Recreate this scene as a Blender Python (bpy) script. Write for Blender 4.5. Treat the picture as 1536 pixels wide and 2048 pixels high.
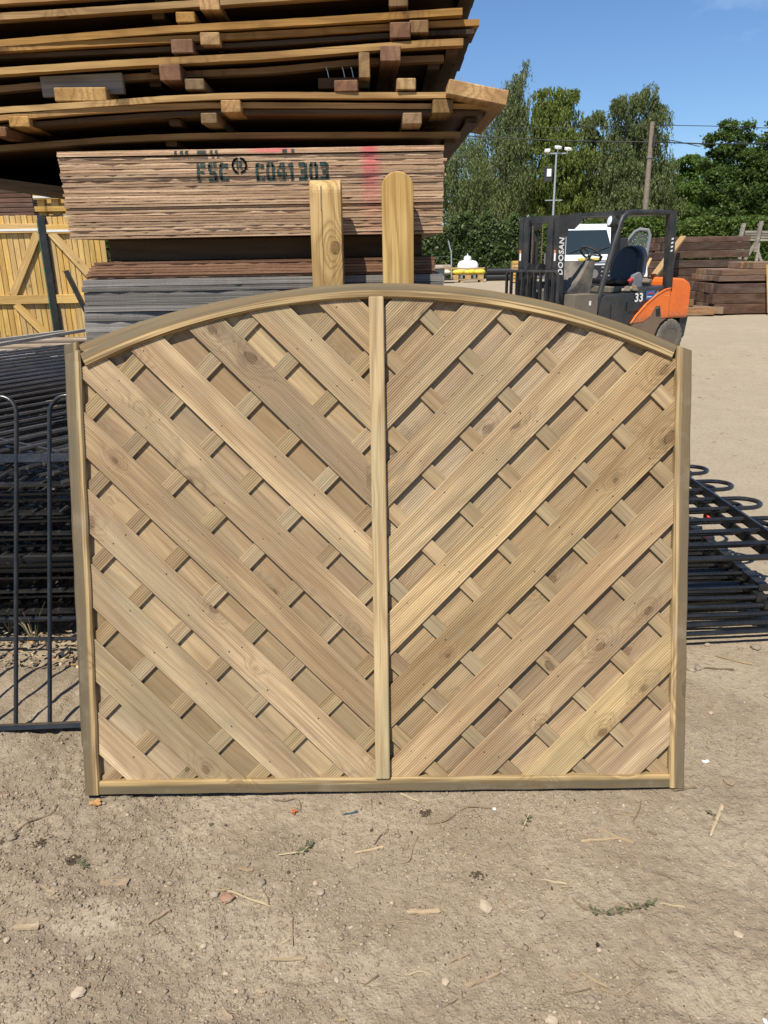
import bpy, bmesh, math, random
import numpy as np
from mathutils import Vector, Matrix

for _o in list(bpy.data.objects):
    bpy.data.objects.remove(_o, do_unlink=True)
SC = bpy.context.scene
COL = SC.collection
rnd = random.Random(7)
NPR = np.random.default_rng(11)

# ------------------------------------------------------------------ camera
CAM_H, PITCH, ROLL, FOC = 1.5785, math.radians(18.8), math.radians(1.0), 1538.0
_r0, _u0 = Vector((1, 0, 0)), Vector((0, math.sin(PITCH), math.cos(PITCH)))
FW = Vector((0, math.cos(PITCH), -math.sin(PITCH)))
RT = _r0 * math.cos(ROLL) - _u0 * math.sin(ROLL)
UPV = _r0 * math.sin(ROLL) + _u0 * math.cos(ROLL)
cam_data = bpy.data.cameras.new('camera')
cam_data.sensor_fit = 'VERTICAL'
cam_data.sensor_height = 24.0
cam_data.sensor_width = 18.0
cam_data.lens = 24.0 * FOC / 2048.0
cam_data.clip_start = 0.05
cam_data.clip_end = 2000
cam = bpy.data.objects.new('camera', cam_data)
COL.objects.link(cam)
cam.matrix_world = Matrix(((RT.x, UPV.x, -FW.x, 0), (RT.y, UPV.y, -FW.y, 0),
                           (RT.z, UPV.z, -FW.z, CAM_H), (0, 0, 0, 1)))
SC.camera = cam

# ------------------------------------------------------------------ sky, sun, exposure
SUN_L = Vector((0.29, 0.56, -1.0)).normalized()          # the way the light travels
SUN_EL = math.asin(-SUN_L.z)
SUN_AZ = math.atan2(-SUN_L.x, -SUN_L.y)
world = bpy.data.worlds.new('World')
SC.world = world
world.use_nodes = True
wn, wl = world.node_tree.nodes, world.node_tree.links
wn.clear()
w_out = wn.new('ShaderNodeOutputWorld')
w_bg = wn.new('ShaderNodeBackground')
w_sky = wn.new('ShaderNodeTexSky')
w_sky.sky_type = 'NISHITA'
w_sky.sun_disc = False
w_sky.sun_elevation = SUN_EL
w_sky.sun_rotation = SUN_AZ
w_sky.altitude = 100
w_sky.air_density = 1.0
w_sky.dust_density = 0.2
w_sky.ozone_density = 3.0
w_bg.inputs['Strength'].default_value = 0.072
w_tc = wn.new('ShaderNodeTexCoord')
w_map = wn.new('ShaderNodeMapping')
w_map.inputs['Scale'].default_value = (2.2, 2.2, 5.0)
w_noise = wn.new('ShaderNodeTexNoise')
w_noise.inputs['Scale'].default_value = 1.6
w_noise.inputs['Detail'].default_value = 6
w_noise.inputs['Roughness'].default_value = 0.62
w_ramp = wn.new('ShaderNodeValToRGB')
w_ramp.color_ramp.elements[0].position = 0.57
w_ramp.color_ramp.elements[1].position = 0.80
w_ramp.color_ramp.elements[1].color = (0.6, 0.6, 0.6, 1)
w_mix = wn.new('ShaderNodeMix')
w_mix.data_type = 'RGBA'
w_mix.inputs[7].default_value = (7.2, 7.6, 8.2, 1)
wl.new(w_tc.outputs['Generated'], w_map.inputs['Vector'])
wl.new(w_map.outputs['Vector'], w_noise.inputs['Vector'])
wl.new(w_noise.outputs['Fac'], w_ramp.inputs['Fac'])
wl.new(w_ramp.outputs['Color'], w_mix.inputs[0])
wl.new(w_sky.outputs['Color'], w_mix.inputs[6])
w_tint = wn.new('ShaderNodeMix'); w_tint.data_type = 'RGBA'; w_tint.blend_type = 'MULTIPLY'
w_tint.inputs[0].default_value = 1.0
w_tint.inputs[7].default_value = (0.90, 1.10, 1.34, 1)
wl.new(w_mix.outputs[2], w_tint.inputs[6])
wl.new(w_tint.outputs[2], w_bg.inputs['Color'])
wl.new(w_bg.outputs['Background'], w_out.inputs['Surface'])

sun_data = bpy.data.lights.new('sun', 'SUN')
sun_data.energy = 4.8
sun_data.angle = math.radians(0.5)
sun_data.color = (1.0, 0.94, 0.83)
sun = bpy.data.objects.new('sun', sun_data)
COL.objects.link(sun)
sun.location = (-6, -8, 14)
sun.rotation_euler = SUN_L.to_track_quat('-Z', 'Y').to_euler()

SC.view_settings.view_transform = 'Standard'
SC.view_settings.look = 'None'
SC.view_settings.gamma = 1.0
SC.view_settings.exposure = 0.40
SC.view_settings.use_curve_mapping = False
SC.cycles.max_bounces = 6
SC.cycles.diffuse_bounces = 2
SC.cycles.transparent_max_bounces = 8
SC.cycles.use_denoising = True

# ------------------------------------------------------------------ measuring helpers
def _ray(px, py):
    return FW + RT * ((px - 768.0) / FOC) + UPV * ((1024.0 - py) / FOC)
def at(px, py, Y):
    """the world point at distance Y (metres along the ground) seen at a photograph position"""
    d = _ray(px, py)
    return Vector((0, 0, CAM_H)) + d * (Y / d.y)
def atz(px, py, Z=0.0):
    d = _ray(px, py)
    return Vector((0, 0, CAM_H)) + d * ((Z - CAM_H) / d.z)

# ------------------------------------------------------------------ mesh builder
class MB:
    def __init__(self):
        self.v, self.f, self.m = [], [], []
    def add(self, vs, fs, mi=0):
        o = len(self.v)
        self.v += [tuple(p) for p in vs]
        self.f += [tuple(i + o for i in q) for q in fs]
        self.m += [mi] * len(fs)
        return self
    def box(self, c, s, R=None, mi=0, ch=0.0):
        c = Vector(c); hx, hy, hz = s[0] / 2, s[1] / 2, s[2] / 2
        if ch <= 0:
            pts = [Vector((x, y, z)) for x in (-hx, hx) for y in (-hy, hy) for z in (-hz, hz)]
            fs = [(0, 1, 3, 2), (4, 6, 7, 5), (0, 4, 5, 1), (2, 3, 7, 6), (0, 2, 6, 4), (1, 5, 7, 3)]
        else:
            ch = min(ch, hx * .9, hy * .9, hz * .9)
            pts, idx, fs = [], {}, []
            for sx in (-1, 1):
                for sy in (-1, 1):
                    for sz in (-1, 1):
                        idx[(sx, sy, sz)] = len(pts)
                        pts.append(Vector((sx * hx, sy * (hy - ch), sz * (hz - ch))))
                        pts.append(Vector((sx * (hx - ch), sy * hy, sz * (hz - ch))))
                        pts.append(Vector((sx * (hx - ch), sy * (hy - ch), sz * hz)))
            def q(*a): fs.append(a)
            I = lambda sx, sy, sz, k: idx[(sx, sy, sz)] + k
            for s_ in (-1, 1):
                a = [I(s_, -1, -1, 0), I(s_, 1, -1, 0), I(s_, 1, 1, 0), I(s_, -1, 1, 0)]
                q(*(a if s_ > 0 else a[::-1]))
                a = [I(-1, s_, -1, 1), I(-1, s_, 1, 1), I(1, s_, 1, 1), I(1, s_, -1, 1)]
                q(*(a if s_ > 0 else a[::-1]))
                a = [I(-1, -1, s_, 2), I(1, -1, s_, 2), I(1, 1, s_, 2), I(-1, 1, s_, 2)]
                q(*(a if s_ > 0 else a[::-1]))
            for a in (-1, 1):
                for b in (-1, 1):
                    q(I(-1, a, b, 1), I(1, a, b, 1), I(1, a, b, 2), I(-1, a, b, 2))
                    q(I(a, -1, b, 0), I(a, 1, b, 0), I(a, 1, b, 2), I(a, -1, b, 2))
                    q(I(a, b, -1, 0), I(a, b, 1, 0), I(a, b, 1, 1), I(a, b, -1, 1))
                    for cc in (-1, 1):
                        q(I(a, b, cc, 0), I(a, b, cc, 1), I(a, b, cc, 2))
        if R is not None:
            pts = [R @ p for p in pts]
        return self.add([p + c for p in pts], fs, mi)
    def beam(self, p0, p1, w, h, mi=0, up=(0, 0, 1), ch=0.0):
        p0, p1 = Vector(p0), Vector(p1)
        d = p1 - p0; L = d.length; x = d.normalized()
        u = Vector(up)
        if abs(x.dot(u)) > 0.98: u = Vector((0, 1, 0))
        y = u.cross(x).normalized(); z = x.cross(y)
        R = Matrix((x, y, z)).transposed()
        return self.box((p0 + p1) / 2, (L, w, h), R, mi, ch)
    def tube(self, pts, r, n=8, mi=0, closed=False, caps=True):
        pts = [Vector(p) for p in pts]
        N = len(pts)
        rr = r if isinstance(r, (list, tuple)) else [r] * N
        vs, fs = [], []
        prev = None
        for i, p in enumerate(pts):
            if closed:
                t = (pts[(i + 1) % N] - pts[i - 1])
            else:
                t = pts[min(i + 1, N - 1)] - pts[max(i - 1, 0)]
            t = t.normalized() if t.length > 1e-9 else Vector((0, 0, 1))
            if prev is None:
                a = Vector((0, 0, 1)) if abs(t.z) < .9 else Vector((1, 0, 0))
                x = t.cross(a).normalized()
            else:
                x = (prev - t * prev.dot(t)).normalized()
            prev = x
            y = t.cross(x)
            for k in range(n):
                an = 2 * math.pi * k / n
                vs.append(p + (x * math.cos(an) + y * math.sin(an)) * rr[i])
        for i in range(N if closed else N - 1):
            j = (i + 1) % N
            for k in range(n):
                fs.append((i * n + k, i * n + (k + 1) % n, j * n + (k + 1) % n, j * n + k))
        if caps and not closed:
            fs.append(tuple(range(n))[::-1])
            fs.append(tuple((N - 1) * n + k for k in range(n)))
        return self.add(vs, fs, mi)
    def prism(self, poly, ext, mi=0):
        """poly: 3-D points of one face, ext: extrusion vector"""
        poly = [Vector(p) for p in poly]; e = Vector(ext); n = len(poly)
        vs = poly + [p + e for p in poly]
        fs = [tuple(range(n))[::-1], tuple(range(n, 2 * n))]
        fs += [(i, (i + 1) % n, n + (i + 1) % n, n + i) for i in range(n)]
        return self.add(vs, fs, mi)
    def lathe(self, prof, n=24, M=None, mi=0, close=True):
        """prof: (radius, height) turned about local z"""
        vs, fs = [], []
        for (r, z) in prof:
            for k in range(n):
                a = 2 * math.pi * k / n
                p = Vector((r * math.cos(a), r * math.sin(a), z))
                vs.append(M @ p if M is not None else p)
        P = len(prof)
        for i in range(P - 1):
            for k in range(n):
                fs.append((i * n + k, i * n + (k + 1) % n, (i + 1) * n + (k + 1) % n, (i + 1) * n + k))
        if close:
            fs.append(tuple(range(n))[::-1]); fs.append(tuple((P - 1) * n + k for k in range(n)))
        return self.add(vs, fs, mi)
    def mesh(self, name, mats, smooth=False):
        me = bpy.data.meshes.new(name)
        me.from_pydata(self.v, [], self.f)
        for m in (mats if isinstance(mats, (list, tuple)) else [mats]):
            me.materials.append(m)
        if len(set(self.m)) > 1 or (self.m and self.m[0] != 0):
            me.polygons.foreach_set('material_index', self.m)
        bm = bmesh.new(); bm.from_mesh(me)
        bmesh.ops.recalc_face_normals(bm, faces=bm.faces)
        bm.to_mesh(me); bm.free()
        if smooth:
            me.shade_smooth()
            try: me.set_sharp_from_angle(angle=math.radians(38))
            except Exception: pass
        me.update()
        return me
    def build(self, name, mats, parent=None, M=None, smooth=False):
        o = bpy.data.objects.new(name, self.mesh(name, mats, smooth))
        COL.objects.link(o)
        if parent is not None: o.parent = parent
        if M is not None:
            if isinstance(M, Matrix): o.matrix_local = M
            else: o.location = M
        return o

def tag(o, label, cat, group=None):
    o['label'] = label; o['category'] = cat
    if group: o['group'] = group
    return o
def thing(name, label, cat, loc=(0, 0, 0), group=None, M=None):
    o = bpy.data.objects.new(name, None)
    o.empty_display_size = 0.1
    COL.objects.link(o)
    if M is not None: o.matrix_world = M
    else: o.location = loc
    return tag(o, label, cat, group)
def structure(o):
    o['kind'] = 'structure'; return o
def stuff(o):
    o['kind'] = 'stuff'; return o
def copy_tree(o, parent=None):
    c = o.copy(); COL.objects.link(c)
    if parent is not None: c.parent = parent
    for ch in list(o.children):
        copy_tree(ch, c)
    return c
def frame(origin, x, y, z):
    return Matrix(((x[0], y[0], z[0], origin[0]), (x[1], y[1], z[1], origin[1]),
                   (x[2], y[2], z[2], origin[2]), (0, 0, 0, 1)))
def rotz(a, loc=(0, 0, 0)):
    return Matrix.Translation(Vector(loc)) @ Matrix.Rotation(a, 4, 'Z')

# ------------------------------------------------------------------ materials
class NT:
    def __init__(self, name):
        self.mat = bpy.data.materials.new(name)
        self.mat.use_nodes = True
        self.n, self.l = self.mat.node_tree.nodes, self.mat.node_tree.links
        self.n.clear()
        self.out = self.n.new('ShaderNodeOutputMaterial')
        self.bsdf = self.n.new('ShaderNodeBsdfPrincipled')
        self.l.new(self.bsdf.outputs[0], self.out.inputs[0])
    def put(self, sock, v):
        if v is None: return
        if isinstance(v, bpy.types.NodeSocket): self.l.new(v, sock)
        elif isinstance(v, (tuple, list)) and len(v) == 3 and sock.type == 'RGBA': sock.default_value = (*v, 1)
        else: sock.default_value = v
    def math(self, op, a, b=None, c=None, clamp=False):
        n = self.n.new('ShaderNodeMath'); n.operation = op; n.use_clamp = clamp
        self.put(n.inputs[0], a)
        if b is not None: self.put(n.inputs[1], b)
        if c is not None: self.put(n.inputs[2], c)
        return n.outputs[0]
    def vmath(self, op, a, b=None, scale=None):
        n = self.n.new('ShaderNodeVectorMath'); n.operation = op
        self.put(n.inputs[0], a)
        if b is not None: self.put(n.inputs[1], b)
        if scale is not None: self.put(n.inputs['Scale'], scale)
        return n.outputs['Value'] if op in ('LENGTH', 'DISTANCE', 'DOT_PRODUCT') else n.outputs['Vector']
    def mix(self, f, a, b, blend='MIX'):
        n = self.n.new('ShaderNodeMix'); n.data_type = 'RGBA'; n.blend_type = blend
        self.put(n.inputs[0], f); self.put(n.inputs[6], a); self.put(n.inputs[7], b)
        return n.outputs[2]
    def step(self, v, a, b, lo=0., hi=1.):
        n = self.n.new('ShaderNodeMapRange'); n.interpolation_type = 'SMOOTHSTEP'
        self.put(n.inputs[0], v)
        if a < b:
            n.inputs[1].default_value, n.inputs[2].default_value = a, b
            n.inputs[3].default_value, n.inputs[4].default_value = lo, hi
        else:
            n.inputs[1].default_value, n.inputs[2].default_value = b, a
            n.inputs[3].default_value, n.inputs[4].default_value = hi, lo
        return n.outputs[0]
    def noise(self, vec, scale=1., detail=2., rough=.5, dist=0., col=False):
        n = self.n.new('ShaderNodeTexNoise')
        self.put(n.inputs['Vector'], vec)
        n.inputs['Scale'].default_value = scale
        n.inputs['Detail'].default_value = detail
        n.inputs['Roughness'].default_value = rough
        n.inputs['Distortion'].default_value = dist
        return n.outputs['Color' if col else 'Fac']
    def vor(self, vec, scale=1., feature='F1'):
        n = self.n.new('ShaderNodeTexVoronoi'); n.feature = feature
        self.put(n.inputs['Vector'], vec); n.inputs['Scale'].default_value = scale
        return n
    def sep(self, v):
        n = self.n.new('ShaderNodeSeparateXYZ'); self.put(n.inputs[0], v); return n.outputs
    def comb(self, x, y, z):
        n = self.n.new('ShaderNodeCombineXYZ')
        for i, a in enumerate((x, y, z)): self.put(n.inputs[i], a)
        return n.outputs[0]
    def coord(self, kind='Object'):
        return self.n.new('ShaderNodeTexCoord').outputs[kind]
    def objrand(self):
        return self.n.new('ShaderNodeObjectInfo').outputs['Random']
    def pos(self):
        return self.n.new('ShaderNodeNewGeometry').outputs['Position']
    def bump(self, h, strength=.3, dist=.002, normal=None):
        n = self.n.new('ShaderNodeBump')
        n.inputs['Strength'].default_value = strength
        n.inputs['Distance'].default_value = dist
        self.put(n.inputs['Height'], h)
        if normal is not None: self.put(n.inputs['Normal'], normal)
        return n.outputs[0]
    def fin(self, color, rough=.7, normal=None, spec=.3, metal=0.):
        b = self.bsdf.inputs
        self.put(b['Base Color'], color); self.put(b['Roughness'], rough)
        self.put(b['Specular IOR Level'], spec); self.put(b['Metallic'], metal)
        if normal is not None: self.put(b['Normal'], normal)
        return self.mat

def wood(name, light, mid, dark, knots=.45, rough=.72, bump=.35, var=.16, grey=None, greyamt=0.,
         wc=False, kcol=None, edge=None, ringamt=.5, dirt=0., kscale=4.2, dirtcol=(.33, .27, .2), streak=.22):
    """sawn timber: the grain runs along local x"""
    t = NT(name)
    if wc:
        a = t.n.new('ShaderNodeAttribute'); a.attribute_name = 'wc'
        P0 = a.outputs['Vector']
    else:
        P0 = t.coord('Object')
    r = t.objrand()
    P = t.vmath('ADD', P0, t.comb(t.math('MULTIPLY', r, 37.3), t.math('MULTIPLY', r, 5.7), t.math('MULTIPLY', r, 11.9)))
    s = t.sep(P)
    kv = t.vmath('MULTIPLY', P, (kscale, kscale * 1.6, kscale * .5))
    v = t.vor(kv, 1.)
    diff = t.vmath('MULTIPLY', t.vmath('SUBTRACT', kv, v.outputs['Position']), (1 / kscale * .62, 1 / (kscale * 1.6), .02))
    wob = t.noise(t.vmath('MULTIPLY', P, (30, 60, 30)), 1., 2.)
    d = t.math('ADD', t.vmath('LENGTH', diff), t.math('MULTIPLY', t.math('SUBTRACT', wob, .5), .008))
    sel = t.math('LESS_THAN', t.sep(v.outputs['Color'])[0], knots)
    kr = t.math('MULTIPLY_ADD', t.sep(v.outputs['Color'])[1], .9, .45)          # knots differ in size
    d = t.math('DIVIDE', d, kr)
    g = t.math('MULTIPLY', t.math('POWER', 2.718, t.math('MULTIPLY', t.math('MULTIPLY', d, d), -900.)), sel)
    n1 = t.noise(t.comb(t.math('MULTIPLY', s[0], 1.3), t.math('MULTIPLY', s[1], 10.), t.math('MULTIPLY', s[2], 10.)), 1., 2.5)
    ph = t.math('ADD', t.math('ADD', t.math('MULTIPLY', s[1], 170.), t.math('MULTIPLY', n1, 34.)), t.math('MULTIPLY', g, 26.))
    ring = t.math('MULTIPLY_ADD', t.math('SINE', ph), .5, .5)
    ring = t.math('POWER', ring, 2.2)
    n2 = t.noise(t.comb(t.math('MULTIPLY', s[0], 1.8), t.math('MULTIPLY', s[1], 14.), t.math('MULTIPLY', s[2], 14.)), 1., 3.)
    fib = t.noise(t.comb(t.math('MULTIPLY', s[0], 9.), t.math('MULTIPLY', s[1], 330.), t.math('MULTIPLY', s[2], 330.)), 1., 3., .6)
    c = t.mix(t.step(n2, .38, .60), light, mid)
    c = t.mix(t.math('MULTIPLY', ring, ringamt), c, dark)
    if grey is not None and greyamt > 0:
        gm = t.noise(t.comb(t.math('MULTIPLY', s[0], 1.2), t.math('MULTIPLY', s[1], 5.), t.math('MULTIPLY', s[2], 5.)), 1.7, 4., .6)
        c = t.mix(t.math('MULTIPLY', t.step(gm, .42, .66), greyamt), c, grey)
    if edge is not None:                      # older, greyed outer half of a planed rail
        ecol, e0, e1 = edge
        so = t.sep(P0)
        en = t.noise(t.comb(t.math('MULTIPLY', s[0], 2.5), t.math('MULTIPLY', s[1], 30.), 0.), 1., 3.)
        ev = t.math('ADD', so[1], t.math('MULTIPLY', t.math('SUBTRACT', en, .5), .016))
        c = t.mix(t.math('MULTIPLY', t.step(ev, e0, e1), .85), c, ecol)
    if streak > 0:                            # long darker streaks along the grain
        sn = t.noise(t.comb(t.math('MULTIPLY', s[0], 2.2), t.math('MULTIPLY', s[1], 190.), t.math('MULTIPLY', s[2], 190.)), 1., 3., .6)
        c = t.mix(t.math('MULTIPLY', t.step(sn, .47, .66), streak * 2), c, tuple(x * .8 for x in dark))
    kc = kcol or tuple(x * .42 for x in dark)
    smn = t.math('MULTIPLY', t.step(t.noise(t.vmath('MULTIPLY', P, (26, 60, 26)), 1., 3.), .44, .66), t.math('MULTIPLY', g, .5))
    c = t.mix(smn, c, tuple(x * .5 for x in dark))
    c = t.mix(t.math('MULTIPLY', g, .24), c, dark)
    krg = t.math('MULTIPLY_ADD', t.math('SINE', t.math('MULTIPLY_ADD', wob, 7., t.math('MULTIPLY', d, 1500.))), .5, .5)
    kin = t.mix(t.math('MULTIPLY', krg, .55), kc, dark)
    kin = t.mix(t.step(d, .0045, .0015), kin, tuple(x * .4 for x in kc))
    c = t.mix(t.math('MULTIPLY', t.math('MULTIPLY', t.step(d, .0135, .0085), sel), .75), c, kin)
    c = t.mix(t.math('MULTIPLY', t.math('MULTIPLY', t.math('MULTIPLY', t.step(d, .0160, .0130), t.step(d, .0095, .0125)), t.math('MULTIPLY', sel, t.step(wob, .42, .6))), .75), c, tuple(x * .5 for x in kc))
    f2 = t.math('MULTIPLY_ADD', fib, .5, .74)
    c = t.mix(1., c, t.comb(f2, f2, f2), 'MULTIPLY')
    if dirt > 0:
        dn = t.noise(P0, 9., 5., .65)
        c = t.mix(t.math('MULTIPLY', t.step(dn, .52, .72), dirt), c, dirtcol)
    val = t.math('MULTIPLY_ADD', t.math('SUBTRACT', r, .5), var * 2, 1.)
    h = t.n.new('ShaderNodeHueSaturation')
    t.put(h.inputs['Color'], c); t.put(h.inputs['Value'], val)
    r2 = t.math('FRACT', t.math('MULTIPLY', r, 17.31))
    t.put(h.inputs['Saturation'], t.math('MULTIPLY_ADD', t.math('SUBTRACT', r2, .5), var * 1.1, 1.))
    t.put(h.inputs['Hue'], t.math('MULTIPLY_ADD', t.math('SUBTRACT', t.math('FRACT', t.math('MULTIPLY', r, 7.77)), .5), var * .045, .5))
    hgt = t.math('ADD', t.math('MULTIPLY', fib, .7), t.math('MULTIPLY', ring, .5))
    return t.fin(h.outputs[0], rough, t.bump(hgt, bump, .0012), .25)

def plain(name, col, rough=.6, spec=.4, metal=0., var=.25, scale=14., bump=.15, bdist=.001, dust=None, dustamt=0.):
    """paint, plastic, rubber or metal with uneven tone, dust and fine relief"""
    t = NT(name)
    P = t.coord('Object')
    n = t.noise(P, scale, 4., .6)
    n2 = t.noise(P, scale * 7, 3., .6)
    k = t.math('MULTIPLY_ADD', t.math('SUBTRACT', n, .5), var * 2, 1.)
    c = t.mix(1., col, t.comb(k, k, k), 'MULTIPLY')
    rg = t.math('MULTIPLY_ADD', t.math('SUBTRACT', n2, .5), .3, rough)
    if dust is not None:
        dn = t.noise(P, scale * .45, 5., .66)
        m = t.math('MULTIPLY', t.step(dn, .36, .66), dustamt)
        c = t.mix(m, c, dust)
        rg = t.math('MAXIMUM', rg, t.math('MULTIPLY', m, .9))
    return t.fin(c, rg, t.bump(n2, bump, bdist), spec, metal)

M = {}
DUST = (.34, .28, .21)
GREYW = (.33, .285, .215)
M['slat'] = wood('treated_slat', (.475, .345, .192), (.345, .234, .128), (.19, .122, .062), knots=.46, var=.17, grey=(.255, .215, .128), greyamt=.45, dirt=.4, ringamt=.36, streak=.2, dirtcol=(.29, .225, .14), kcol=(.13, .075, .04))
M['back_slat'] = wood('treated_back_slat', (.405, .293, .166), (.298, .206, .116), (.18, .118, .062), knots=.46, var=.16, grey=(.24, .195, .122), greyamt=.5, dirt=.4, dirtcol=(.28, .22, .14), ringamt=.30, streak=.16, kcol=(.13, .075, .04))
M['batten'] = wood('treated_batten', (.385, .28, .155), (.29, .202, .11), (.185, .122, .065), knots=.10, var=.12, grey=(.30, .265, .155), greyamt=.4, ringamt=.35)
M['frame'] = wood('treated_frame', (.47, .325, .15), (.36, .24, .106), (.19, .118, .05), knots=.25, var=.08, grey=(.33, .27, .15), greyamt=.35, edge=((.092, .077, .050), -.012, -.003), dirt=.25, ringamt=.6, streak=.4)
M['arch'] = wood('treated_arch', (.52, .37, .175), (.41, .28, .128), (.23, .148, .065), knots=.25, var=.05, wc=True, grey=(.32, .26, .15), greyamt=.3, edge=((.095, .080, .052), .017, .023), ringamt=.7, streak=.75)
M['centre'] = wood('treated_centre', (.52, .385, .20), (.43, .30, .148), (.27, .17, .08), knots=.22, var=.05, grey=(.36, .33, .19), greyamt=.5, ringamt=.6)
M['post'] = wood('post_timber', (.52, .355, .145), (.42, .27, .10), (.24, .135, .042), knots=.4, var=.08, ringamt=.62, bump=.8)
M['yellow'] = wood('yellow_board', (.63, .42, .15), (.55, .35, .115), (.42, .25, .08), knots=.35, var=.15, kscale=5.)
M['shaderail'] = wood('shaded_rail', (.26, .16, .075), (.20, .12, .052), (.12, .068, .03), knots=.3, var=.18)  # shaded copy of the brown rail: the stack's shade is put into the colour
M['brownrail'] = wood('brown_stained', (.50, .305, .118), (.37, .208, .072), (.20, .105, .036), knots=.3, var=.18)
M['lapboard'] = wood('lap_board', (.10, .058, .026), (.075, .042, .019), (.045, .026, .012), knots=.25, var=.2)  # shade under the stacked panels is put into this near-black brown
M['redblock'] = wood('red_block', (.24, .12, .06), (.19, .09, .045), (.11, .052, .028), knots=.2, var=.15)
M['sleeper'] = wood('sleeper_brown', (.115, .062, .04), (.085, .048, .032), (.05, .028, .02), knots=.15, var=.35, grey=(.17, .12, .085), greyamt=.6)
M['sleeper_new'] = wood('sleeper_tan', (.27, .165, .095), (.21, .12, .068), (.13, .075, .045), knots=.15, var=.3, grey=(.24, .18, .13), greyamt=.5)
M['greywood'] = wood('weathered_grey', (.36, .32, .265), (.28, .245, .20), (.17, .145, .115), knots=.2, var=.25)
M['strip'] = wood('weathered_strip', (.50, .42, .33), (.33, .25, .175), (.17, .12, .08), knots=.1, var=.45)
M['darkbrown'] = wood('dark_brown_panel', (.17, .095, .065), (.12, .068, .048), (.075, .042, .03), knots=.2, var=.3)
M['pallet'] = wood('pallet_wood', (.50, .35, .19), (.42, .28, .14), (.28, .18, .09), knots=.2, var=.2)
M['black_metal'] = plain('black_powder_coat', (.010, .011, .012), .26, .6, 0., .35, 20., .06, dust=(.06, .053, .043), dustamt=.25)
M['glint_bar'] = plain('glint_black_bar', (.15, .15, .155), .30, .8, .75, .6, 16., .1, dust=(.10, .088, .07), dustamt=.3)  # pale metallic base stands in for sun glints on the black bars
M['fork_black'] = plain('fork_charcoal', (.018, .020, .022), .48, .45, 0., .35, 9., .2, dust=(.12, .10, .08), dustamt=.32)
M['fork_body'] = plain('fork_dark_body', (.020, .023, .026), .38, .5, 0., .3, 5., .15, dust=(.12, .105, .085), dustamt=.3)
M['orange'] = plain('orange_paint', (.90, .19, .018), .36, .5, 0., .12, 3., .1, dust=(.40, .22, .12), dustamt=.25)
def _worn_orange():
    t = NT('worn_orange_paint')
    P = t.coord('Object'); sx = t.sep(P)
    n = t.noise(P, 3.2, 5., .65); n2 = t.noise(P, 26., 4., .6)
    sc = t.noise(t.vmath('MULTIPLY', P, (3., 3., 60.)), 1., 4., .7)
    c = t.mix(t.step(n, .35, .7), (.90, .19, .02), (.78, .155, .022))
    c = t.mix(t.math('MULTIPLY', t.step(sc, .62, .70), .5), c, (.88, .55, .38))
    low = t.math('ADD', sx[2], t.math('MULTIPLY', t.math('SUBTRACT', n2, .5), .35))
    c = t.mix(t.math('MULTIPLY', t.step(low, .74, .52), .8), c, (.24, .13, .07))
    c = t.mix(t.math('MULTIPLY', t.step(n2, .58, .74), .45), c, (.40, .25, .15))
    return t.fin(c, t.math('MULTIPLY_ADD', n2, .3, .28), t.bump(n2, .15, .001), .5)
M['orange'] = _worn_orange()
M['orange_dirty'] = plain('muddy_panel', (.21, .145, .095), .8, .2, 0., .3, 6., .3)
M['rubber'] = plain('tyre_rubber', (.13, .118, .10), .9, .15, 0., .3, 16., .5, .004, dust=(.26, .22, .165), dustamt=.5)
M['rim'] = plain('rim_dusty', (.15, .125, .095), .75, .25, 0., .3, 12., .3)
M['dustplate'] = plain('dusty_plate', (.17, .145, .11), .85, .2, 0., .3, 8., .3)
M['grease'] = plain('greasy_ram', (.16, .12, .085), .6, .35, .2, .4, 18., .4)
M['seat'] = plain('seat_vinyl', (.014, .016, .019), .42, .5, 0., .25, 12., .2)
M['greyplastic'] = plain('grey_plastic', (.20, .21, .215), .5, .4, 0., .15, 9., .1)
M['white'] = plain('white_paint', (.78, .78, .77), .35, .5, 0., .06, 4., .05)
M['whiteprint'] = plain('white_print', (.82, .82, .80), .6, .3, 0., .05, 4., .0)
M['blueprint'] = plain('blue_sticker', (.03, .13, .34), .5, .4, 0., .3, 20., .0)
M['redprint'] = plain('red_sticker', (.55, .05, .05), .5, .4, 0., .2, 20., .0)
M['orangeprint'] = plain('orange_sticker', (.75, .24, .06), .5, .4, 0., .1, 20., .0)
M['stencil'] = plain('stencil_ink', (.035, .065, .06), .8, .2, 0., .5, 60., .1)
M['galv'] = plain('galvanised', (.40, .44, .44), .45, .5, .4, .15, 9., .05)
M['steel'] = plain('worn_steel', (.35, .33, .30), .4, .5, .8, .2, 12., .1)
M['yellowbag'] = plain('yellow_bag', (.66, .50, .05), .5, .4, 0., .2, 9., .3)
M['palebag'] = plain('pale_bag', (.62, .56, .45), .6, .3, 0., .2, 9., .3)
M['blackpipe'] = plain('black_pipe', (.022, .022, .023), .45, .4, 0., .2, 3., .05)
M['stone'] = plain('pebble', (.34, .275, .205), .9, .1, 0., .35, 60., .6, .004)
M['stonegrey'] = plain('grey_pebble', (.25, .20, .15), .9, .1, 0., .4, 60., .6, .004, dust=(.33, .265, .19), dustamt=.6)
M['stonepale'] = plain('pale_pebble', (.45, .36, .255), .85, .12, 0., .25, 60., .5, .003, dust=(.36, .29, .21), dustamt=.5)
M['crumb'] = plain('dirt_crumb', (.29, .23, .160), .95, .08, 0., .35, 90., .6, .003)
M['brick'] = plain('brick_bit', (.33, .18, .115), .9, .1, 0., .3, 60., .6, .004, dust=(.34, .27, .195), dustamt=.55)
M['chip'] = wood('wood_chip', (.44, .34, .21), (.35, .26, .155), (.24, .17, .10), knots=0., var=.10, dirt=.9, dirtcol=(.31, .245, .17))
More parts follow.
